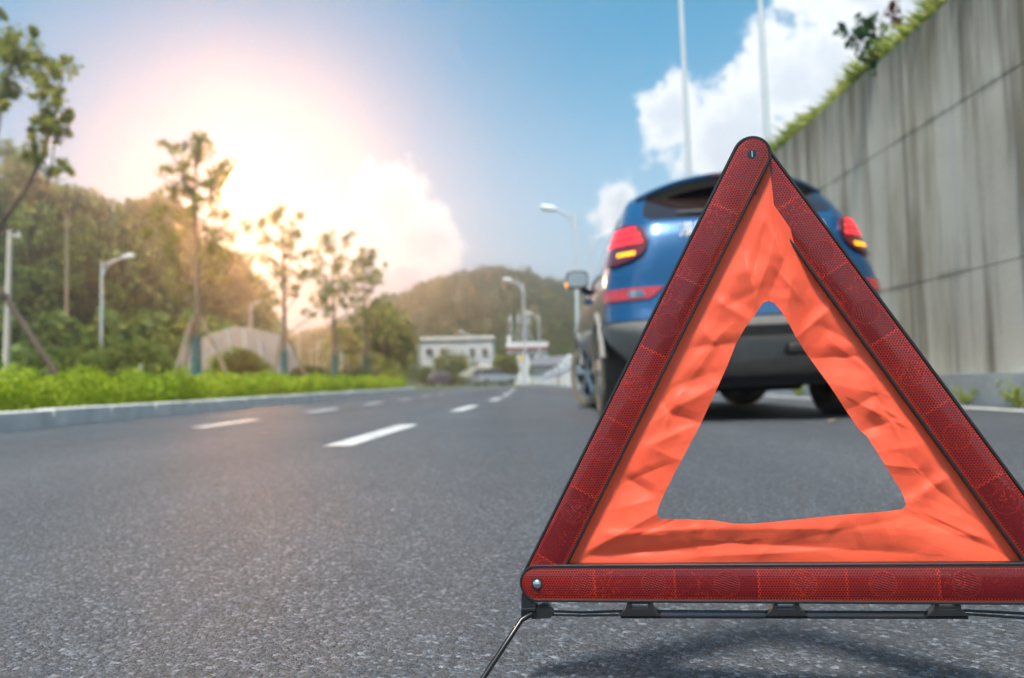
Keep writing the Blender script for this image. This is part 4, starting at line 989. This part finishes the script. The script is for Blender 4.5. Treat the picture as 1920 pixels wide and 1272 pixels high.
# ------------------------------------------------------------------ staked young trees
def young_tree(px, ytop, Y, label, nb=14, lean=0.0):
    b = at(px, 722, Y); b.z = .08; h = at(px, ytop, Y).z - .08; o = empty('young_tree', b); k = h / 5.0
    t = MB(); t.tube([(0, 0, 0), (.02 * k, 0, .35 * h), (-.03 * k, .02, .7 * h), (lean * k, 0, h)], [.075 * k, .055 * k, .03 * k, .006 * k], 9); pts = []
    def clump(p, r, nn): pts.append(blob_points(p, (r, r, r * .8), nn, .05))
    for i in range(nb):
        z0 = h * (.30 + .62 * i / nb); w = i * 2.4 + rng.uniform(-.4, .4); ln = k * (1.45 - .9 * i / nb) * rng.uniform(.6, 1.15)
        p0 = Vector((0, 0, z0)); p2 = Vector((math.cos(w) * ln * .8, math.sin(w) * ln * .8, z0 + ln * rng.uniform(.75, 1.2))); p2.z = min(p2.z, h * 1.0); p1 = p0.lerp(p2, .5) + Vector((math.cos(w), math.sin(w), -.3)) * ln * .12
        t.tube([p0, p1, p2], [.018 * k, .012 * k, .004 * k], 5)
        for q in range(5): clump(p0.lerp(p2, .45 + .14 * q) + Vector(rng.normal(0, .10 * k, 3)), k * rng.uniform(.12, .24), 40)
    clump((lean * k, 0, h), .18 * k, 40)
    t.build('trunk', MT['youngbark'], o, smooth=True)
    from_quads('crown', leaves(np.concatenate(pts), .085 * k), MT['lf_young'], o)
    wz = MB(); wz.tube([(0, 0, .02), (0, 0, .22 * h)], [.10 * k, .085 * k], 12); wz.build('trunk_wrap', MT['wrap'], o, smooth=True)
    for a in (.2, 2.3, 4.2):
        s_ = MB(); s_.tube([(math.cos(a) * .75 * k, math.sin(a) * .5 * k, -.05), (math.cos(a) * .08 * k, math.sin(a) * .08 * k, .30 * h)], .032 * k, 7); s_.build('stake', MT['stake'], o, smooth=True)
    return tag(o, label, 'tree', 'staked young trees behind the hedge')
young_tree(368, 258, 30, 'staked young tree nearest the camera, tallest, before the beige concrete panel', 20)
young_tree(533, 390, 38, 'staked young tree right of the round bush, with forked bare limbs', 16)
young_tree(628, 436, 45, 'staked young tree third along the hedge, thin and open', 16)
young_tree(686, 470, 48, 'leafy staked young tree last in the row, at the hedge end', 22)

# far left tree: limbs reaching in over the left edge
FY = 17.0
b0 = at(-45, 730, FY); b0.z = .08
ft = empty('tree', b0); tag(ft, 'tall sparse tree leaning in at the left edge, tufts against blue sky', 'tree')
t = MB(); pts = []
for path, r_ in (([(-45, 730), (-30, 560), (0, 420), (60, 335), (88, 270), (105, 200), (118, 125)], .075), ([(-40, 640), (-25, 400), (0, 200), (22, 120), (15, 60)], .06), ([(0, 420), (-10, 300), (8, 190)], .03),
                 ([(88, 352), (98, 300), (106, 245), (118, 215)], .022), ([(60, 335), (95, 345), (140, 330)], .018), ([(88, 270), (65, 250), (75, 220)], .015), ([(22, 120), (45, 75)], .012), ([(100, 215), (70, 190)], .012)):
    q = [at(x, y, FY + .1 * i) - b0 for i, (x, y) in enumerate(path)]; t.tube(q, [r_ * (1 - .85 * i / (len(q) - 1)) for i in range(len(q))], 8)
t.build('trunk', MT['bark'], ft, smooth=True)
for x, y, r_ in ((20, 75, 30), (35, 100, 30), (10, 105, 30), (25, 140, 28), (8, 165, 22), (60, 60, 12), (85, 112, 24), (105, 128, 24), (75, 150, 20), (122, 112, 10), (85, 180, 22), (112, 188, 18), (85, 225, 22), (118, 230, 24), (95, 250, 16), (130, 215, 10),
                 (75, 270, 16), (60, 295, 16), (105, 312, 20), (122, 318, 12), (5, 200, 10), (0, 30, 12), (78, 240, 18), (45, 110, 22), (95, 165, 14), (60, 250, 8), (75, 300, 10)):
    c_ = at(x, y, FY + rng.uniform(-.3, .3)) - b0; rr = r_ / F_PX * FY; 
    for q in range(5):
        o_ = rand_dirs(1)[0] * rr * rng.uniform(.3, 1.15); r2 = rr * rng.uniform(.25, .55)
        pts.append(np.array(c_) + o_ + rng.normal(0, r2 * .6, (int(14 + r_ * 2.2), 3)))
from_quads('crown', leaves(np.concatenate(pts), .095), MT['lf_tree'], ft)
# concrete post and dark leaning pole
pb = at(10, 735, 20); pb.z = .05
pp = empty('utility_pole', pb); tag(pp, 'pale concrete utility pole standing at the far left before the wood', 'pole')
p = MB(); tp_ = at(19, 432, 20) - pb; p.tube([(0, 0, 0), tp_ * .5, tp_], [.085, .075, .06], 12); p.build('post', MT['cpost'], pp, smooth=True)
p = MB(); p.tube([tp_ * .97, tp_ * .97 + Vector((.28, 0, -.05))], .02, 6); p.tube([tp_ * .97 + Vector((.22, 0, -.04)), tp_ * .97 + Vector((.22, 0, .1))], .03, 8); p.build('bracket', MT['pole'], pp)
lb = at(124, 730, 16); lt_ = at(-60, 452, 16); ln = empty('leaning_pole', lb); tag(ln, 'dark brown leaning prop pole crossing the utility pole at the left edge', 'pole')
p = MB(); p.tube([(0, 0, 0), lt_ - lb], [.06, .05], 10); p.build('shaft', MT['darkstake'], ln, smooth=True)
p = MB(); q = (lt_ - lb) * .62; p.tube([q * .985, q * 1.015], .066, 10); p.build('tie_band', MT['black'], ln)
def small_bollard(px, py, Y, hpx, label):
    b_ = at(px, py, Y); o = MB(); b_.z = .08; h = hpx / F_PX * Y + (at(px, py, Y).z - .08); o.lathe([(.045, 0), (.05, h * .8), (.075, h * .85), (.06, h), (.0001, h + .02), (.0001, 0)], 14, Matrix.Rotation(-PI / 2, 3, 'Y'))
    r_ = o.build('bollard', MT['white'], smooth=True); r_.location = b_; tag(r_, label, 'bollard', 'small bollards behind the hedge')
small_bollard(188, 722, 20, 12, 'small white post at the foot of the left street lamp'); small_bollard(262, 705, 24, 20, 'small pale post right of the left street lamp, in the bush')
small_bollard(640, 670, 60, 12, 'round white marker post between the third and last staked trees')

# ------------------------------------------------------------------ beige concrete slope panel
pn = empty('concrete_panel', at(430, 715, 42)); pn.location.z = 0; tag(pn, 'beige sloped concrete retaining panel behind the round bush', 'retaining wall')
mb = MB(); O = Vector(pn.location)
fr = [at(x, y, 42) - O for x, y in ((335, 735), (340, 652), (390, 628), (440, 612), (478, 618), (505, 655), (527, 700), (530, 735))]
bk_ = [p + Vector((0, 5, 0)) for p in fr]; m = len(fr)
mb.add(fr + bk_, [tuple(range(m)), tuple(range(2 * m - 1, m - 1, -1))] + [(i, (i + 1) % m, m + (i + 1) % m, m + i) for i in range(m)]); mb.build('panel', MT['beige'], pn, bevel=.05)
rb = MB()
for x in (370, 400, 430, 460, 488):
    yy = np.interp(x, [340, 390, 440, 478, 505], [652, 628, 612, 618, 655]); a_ = at(x - 4, yy + 3, 41.97) - O; b_ = at(x + 12, 735, 41.97) - O; rb.tube([a_, b_], .05, 6)
rb.build('rib', MT['greyw'], pn)

# ------------------------------------------------------------------ woods on the left
TL = 'broadleaf trees of the left wood'
for px, yt, Y, wpx, lab, nc_ in (
    (25, 262, 40, 170, 'tallest dark green tree of the wood, cut by the left edge of the photo', 130),
    (140, 330, 46, 190, 'broad round tree of the wood right above the left street lamp', 140),
    (60, 420, 38, 170, 'lower green tree behind the pale utility pole', 120),
    (225, 425, 44, 170, 'mid height tree behind the arm of the left street lamp', 120),
    (290, 358, 52, 150, 'sunlit orange tinted tree in the middle of the wood', 130),
    (345, 430, 50, 150, 'tree behind the nearest staked young tree', 110),
    (415, 478, 56, 150, 'tree at the right end of the wood, above the beige concrete panel', 110),
    (470, 560, 64, 110, 'small tree at the right end of the wood, behind the panel', 70)):
    Y *= 1.55; yt -= 38; b_ = at(px, 720, Y); b_.z = 0; h = at(px, yt, Y).z; w = wpx / F_PX * Y / 2
    big_tree('broadleaf_tree', b_, h, (w, w, h * .46), MT['lf_wood'], nc_, 62, .016 * Y * .62, lab, TL)
n = 900; P = []
for i in range(n):                                # undergrowth and farther trees filling the wood
    px = rng.uniform(-200, 520); Y = rng.uniform(85, 115); top = np.interp(px, [-200, 60, 150, 215, 300, 380, 450, 520], [300, 380, 400, 450, 420, 500, 560, 650])
    z = rng.uniform(.2, 1) * at(px, top, Y).z; X = at(px, 700, Y).x; P.append(blob_points((X, Y, z), (2.8, 2.8, 2.2), 40, .1))
for i in range(260):
    px = rng.uniform(-150, 420); Y = rng.uniform(45, 58); z = rng.uniform(.2, 4.6); P.append(blob_points((at(px, 700, Y).x, Y, z), (1.0, 1.0, .8), 40, .1))
tag(from_quads('woodland', leaves(np.concatenate(P), .75), MT['lf_wood']), 'dense leafy undergrowth and farther trees filling the left wood', 'woodland', kind='stuff')
# single bare trunk showing in the wood
b_ = at(124, 720, 57); b_.z = 0; o = empty('bare_tree', b_); p = MB(); p.tube([(0, 0, 0), at(126, 405, 57) - b_], [.14, .07], 8); p.build('trunk', MT['stake'], o, smooth=True); tag(o, 'slim pale bare trunk standing in the wood left of the street lamp', 'tree')

# ------------------------------------------------------------------ hill with forest
def hill_h(x, y):
    x /= .65; y /= .65
    def gsn(cx, cy, sx, sy, h): return h * math.exp(-((x - cx) / sx) ** 2 - ((y - cy) / sy) ** 2)
    return .65 * max(0, gsn(-9, 240, 40, 50, 28.5) + gsn(22, 262, 30, 48, 6) + gsn(-62, 275, 45, 45, 15) + gsn(75, 270, 50, 60, 18) - 1.0)
mb = MB(); vs = []; fs = []; nx, ny = 70, 36
for j in range(ny + 1):
    for i in range(nx + 1):
        x = -124 + 248 * i / nx; y = 98 + 117 * j / ny; vs.append((x, y, hill_h(x, y) - .05))
for j in range(ny):
    for i in range(nx): a = j * (nx + 1) + i; fs.append((a, a + 1, a + nx + 2, a + nx + 1))
tag(mb.add(vs, fs).build('hill', MT['hillm'], smooth=True), kind='structure')
P = []; Sz = []
for i in range(3200):
    x = rng.uniform(-85, 72); y = rng.uniform(106, 171); hh_ = hill_h(x, y)
    if hh_ < .5: continue
    r_ = rng.uniform(.85, 1.95); P.append(blob_points((x, y, hh_ + r_ * .6), (r_, r_, r_ * 1.0), 34, .3))
tag(from_quads('hill_forest', leaves(np.concatenate(P), 0.75), MT['lf_hill']), 'brownish green forest covering the far hill', 'forest', kind='stuff')
# light green trees between the staked trees and the hill
for px, yt, Y, wpx, lab in ((725, 560, 62, 110, 'light green feathery tree behind the last staked tree'), (650, 600, 75, 90, 'pale tree behind the third staked tree')):
    b_ = at(px, 722, Y); b_.z = 0; h = at(px, yt, Y).z; w = wpx / F_PX * Y / 2
    big_tree('broadleaf_tree', b_, h, (w, w, h * .5), MT['lf_tree'], 70, 46, .5, lab, 'roadside trees before the hill')
strip('lawn', -55, 2, 64, 104, -.02, .02, MT['lawn'], curve=False)

# ------------------------------------------------------------------ buildings, far cars, bollards
def bx(o, mat, name, px0, py0, px1, py1, Y, dep, parent, proud=0.0):
    a = at(px0, py1, Y); c = at(px1, py0, Y); b_ = MB()
    ctr = Vector(((a.x + c.x) / 2, Y - proud + dep / 2, (a.z + c.z) / 2)) - Vector(o.location)
    b_.box(ctr, (abs(c.x - a.x), dep, abs(c.z - a.z))); return b_.build(name, mat, parent)
gb = empty('grey_building', at(858, 720, 100)); gb.location.z = 0; tag(gb, 'grey two storey flat roofed building at the foot of the hill', 'building')
w_ = bx(gb, MT['greyw'], 'wall', 790, 637, 924, 726, 100, 10, gb); bx(gb, MT['white'], 'parapet', 788, 630, 926, 638, 100, 10.6, gb, .3)
for x0, x1 in ((799, 812), (826, 837), (880, 890), (904, 914)):
    f_ = bx(gb, MT['white'], 'window', x0 - 1, 651, x1 + 1, 665, 100, .3, gb, .2); bx(gb, MT['dark'], 'pane', x0, 653, x1, 664, 100, .12, f_, .25)
wh = empty('white_house', at(990, 720, 84)); wh.location.z = 0; tag(wh, 'white house with a red band and poles on its flat roof', 'house')
bx(wh, MT['white'], 'wall', 952, 656, 1026, 728, 84, 9, wh); bx(wh, MT['redtrim'], 'roof_band', 950, 652, 1028, 656.5, 84, 9.6, wh, .3); bx(wh, MT['white'], 'parapet', 950, 641, 1027, 652, 84, 9.3, wh, .15); bx(wh, MT['white'], 'stair_tower', 952, 630, 958, 641, 87, 3, wh)
for x0 in (960, 976, 992, 1008): f_ = bx(wh, MT['greyw'], 'window', x0, 662, x0 + 9, 676, 84, .25, wh, .12); bx(wh, MT['dark'], 'pane', x0 + 1, 663, x0 + 8, 675, 84, .1, f_, .16)
for x0, y0 in ((957, 592), (972, 590), (990, 594)):
    q = at(x0, 642, 87) - Vector(wh.location); q2 = at(x0, y0, 87) - Vector(wh.location); a = MB(); a.tube([q, q2], .04, 6); a.tube([q2 - Vector((0, 0, .9)), q2], .13, 8)
    a.tube([q + Vector((-.6, 0, 0)), q.lerp(q2, .6)], .018, 5); a.tube([q + Vector((.6, 0, 0)), q.lerp(q2, .6)], .018, 5); a.build('antenna', MT['pole'], wh)
sd = empty('shed', at(905, 722, 80)); sd.location.z = 0; tag(sd, 'low shed with a pale sloping roof beside the parked grey car', 'shed')
O = Vector(sd.location); a = [at(*q, 80) - O for q in ((858, 704), (897, 685), (950, 694), (955, 697), (905, 715))]
r_ = MB(); r_.add([Vector(q) for q in a] + [Vector(q) + Vector((0, 6, .3)) for q in a], [(0, 1, 2, 3, 4), (9, 8, 7, 6, 5)] + [(i, (i + 1) % 5, 5 + (i + 1) % 5, 5 + i) for i in range(5)]); r_.build('roof', MT['cpost'], sd)
bx(sd, MT['greyw'], 'wall', 872, 704, 946, 728, 81, 4, sd)
dh_ = empty('dark_roofed_house', at(1040, 720, 66)); dh_.location.z = 0; tag(dh_, 'low house with a dark grey roof, left of the blue car', 'house')
bx(dh_, MT['greyw'], 'wall', 998, 684, 1120, 728, 66, 6, dh_); O = Vector(dh_.location)
r_ = MB(); q = [at(992, 686, 65.6), at(1130, 682, 65.6), at(1130, 664, 69), at(1000, 670, 69)]; q = [x - O for x in q]; r_.add(q + [x + Vector((0, 3, -.8)) for x in q], [(0, 1, 2, 3), (7, 6, 5, 4)] + [(i, (i + 1) % 4, 4 + (i + 1) % 4, 4 + i) for i in range(4)]); r_.build('roof', MT['greyroof'], dh_)
def far_car(px, Y, paint, label, yaw, zg=0.0):
    b_ = at(px, 720, Y); b_.z = zg; o = empty('parked_car', b_, yaw)
    bd_ = MB(); sec = [(-2.2, .55, .8), (-2.15, .95, .86), (-1.5, 1.0, .9), (-1.35, 1.0, .9), (.7, 1.0, .9), (1.0, .95, .9), (2.0, .82, .86), (2.2, .55, .8)]; vs = []; fs = []
    for y_, zt, w in sec: vs += [(-w, y_, .3), (-w, y_, zt * .8), (-w * .92, y_, zt), (w * .92, y_, zt), (w, y_, zt * .8), (w, y_, .3)]
    for i in range(len(sec) - 1):
        for j in range(6): fs.append((i * 6 + j, i * 6 + (j + 1) % 6, i * 6 + 6 + (j + 1) % 6, i * 6 + 6 + j))
    bd_.add(vs, fs + [tuple(range(6)), tuple((len(sec) - 1) * 6 + j for j in range(6))]); bd_.build('body', paint, o, smooth=True, angle=30)
    cb = MB(); v2 = []
    for y_, z_, w in ((-2.0, .95, .8), (-1.6, 1.5, .66), (.2, 1.52, .66), (1.0, .95, .8)): v2 += [(-w, y_, z_), (w, y_, z_)]
    cb.add(v2, [(0, 2, 4, 6), (1, 3, 5, 7), (0, 1, 3, 2), (4, 5, 7, 6), (0, 1, 7, 6)]); cb.build('windows', MT['dark'], o)
    rf = MB(); rf.box((0, -.7, 1.53), (1.3, 1.8, .05)); rf.build('roof', paint, o, bevel=.02)
    for y_ in (-1.35, 1.35):
        for sx in (-1, 1): w = MB(); w.lathe([(.31, -.1), (.31, .1), (.0001, .1), (.0001, -.1)], 16, None, (sx * .8, y_, .31)); w.build('wheel', MT['tyre'], o)
    for sx in (-1, 1): w = MB(); w.box((sx * .62, -2.2, .8), (.3, .06, .14)); w.build('tail_light', MT['refl'], o)
    tag(o, label, 'car', 'cars parked far down the road')
far_car(822, 78, MT['purple'], 'dark purple car parked far off before the green lawn', .3); far_car(927, 74, MT['suvgrey'], 'silver grey car parked before the pale shed roof', -1.0)
ys_ = empty('yellow_sign', at(979, 722, 64)); ys_.location.z = 0; O = Vector(ys_.location)
p = MB(); p.tube([(0, 0, 0), at(979, 668, 64) - O], .04, 8); p.build('post', MT['pole'], ys_); c_ = at(979, 672, 63.9) - O
p = MB(); s_ = .28; p.prism([(0, s_), (s_, 0), (0, -s_), (-s_, 0)], 0, .03, lambda u, v, n: c_ + Vector((u, -n, v))); p.build('sign_plate', MT['yellow'], ys_); tag(ys_, 'small yellow sign on a post beside the tallest central lamp', 'sign')
W1 = ['leftmost of the white roadside posts before the dark roofed house', 'second white roadside post from the left, before the dark roofed house', 'third white roadside post from the left, before the dark roofed house', 'fourth white roadside post from the left, near the blue car',
      'fifth white roadside post from the left, near the blue car', 'white roadside post right beside the front wheel of the blue car']
for i, (x, y, Y) in enumerate(((1024, 712, 60), (1032, 708, 56), (1042, 702, 52), (1052, 696, 47), (1060, 686, 43), (1068, 678, 39))):
    b_ = at(x, 720, Y); b_.z = 0; h = max(.35, at(x, y - 10, Y).z); o = empty('roadside_post', b_)
    p = MB(); p.lathe([(.10, 0), (.10, h * .9), (.15, h * .92), (.15, h), (.0001, h + .08), (.0001, 0)], 12, Matrix.Rotation(-PI / 2, 3, 'Y')); p.build('post', MT['white'], o, smooth=True)
    p = MB(); p.lathe([(.155, h * .60), (.155, h * .78), (.09, h * .78), (.09, h * .60)], 12, Matrix.Rotation(-PI / 2, 3, 'Y')); p.build('band', MT['greyw'], o); tag(o, W1[i], 'post', 'white posts along the far bend')
lw = strip('low_wall', 3.2, 3.5, 40, 58, -.02, .9, MT['beige'], curve=False); lw['kind'] = 'thing'; tag(lw, 'pale low roadside wall with white posts, left of the front wheel of the car', 'wall')

# ------------------------------------------------------------------ haze
hz_ = MB(); hz_.box((0, 90, 12.5), (320, 320, 27)); ho = hz_.build('haze', MT['white']); ho['kind'] = 'stuff'
m = bpy.data.materials.new('haze'); m.use_nodes = True; t = m.node_tree; t.nodes.clear()
pv = N(t, 'ShaderNodeVolumePrincipled', inp={'Density': 0.0042, 'Anisotropy': 0.87, 'Color': (0.98, 0.95, 0.92, 1)}); om = N(t, 'ShaderNodeOutputMaterial'); L(t, pv.outputs[0], om.inputs['Volume'])  # forward-scattering haze added to spread the sky glow over the trees
ho.data.materials.clear(); ho.data.materials.append(m); tag(ho, 'added haze lit by the sky glow, over road, wood and hill', 'haze')
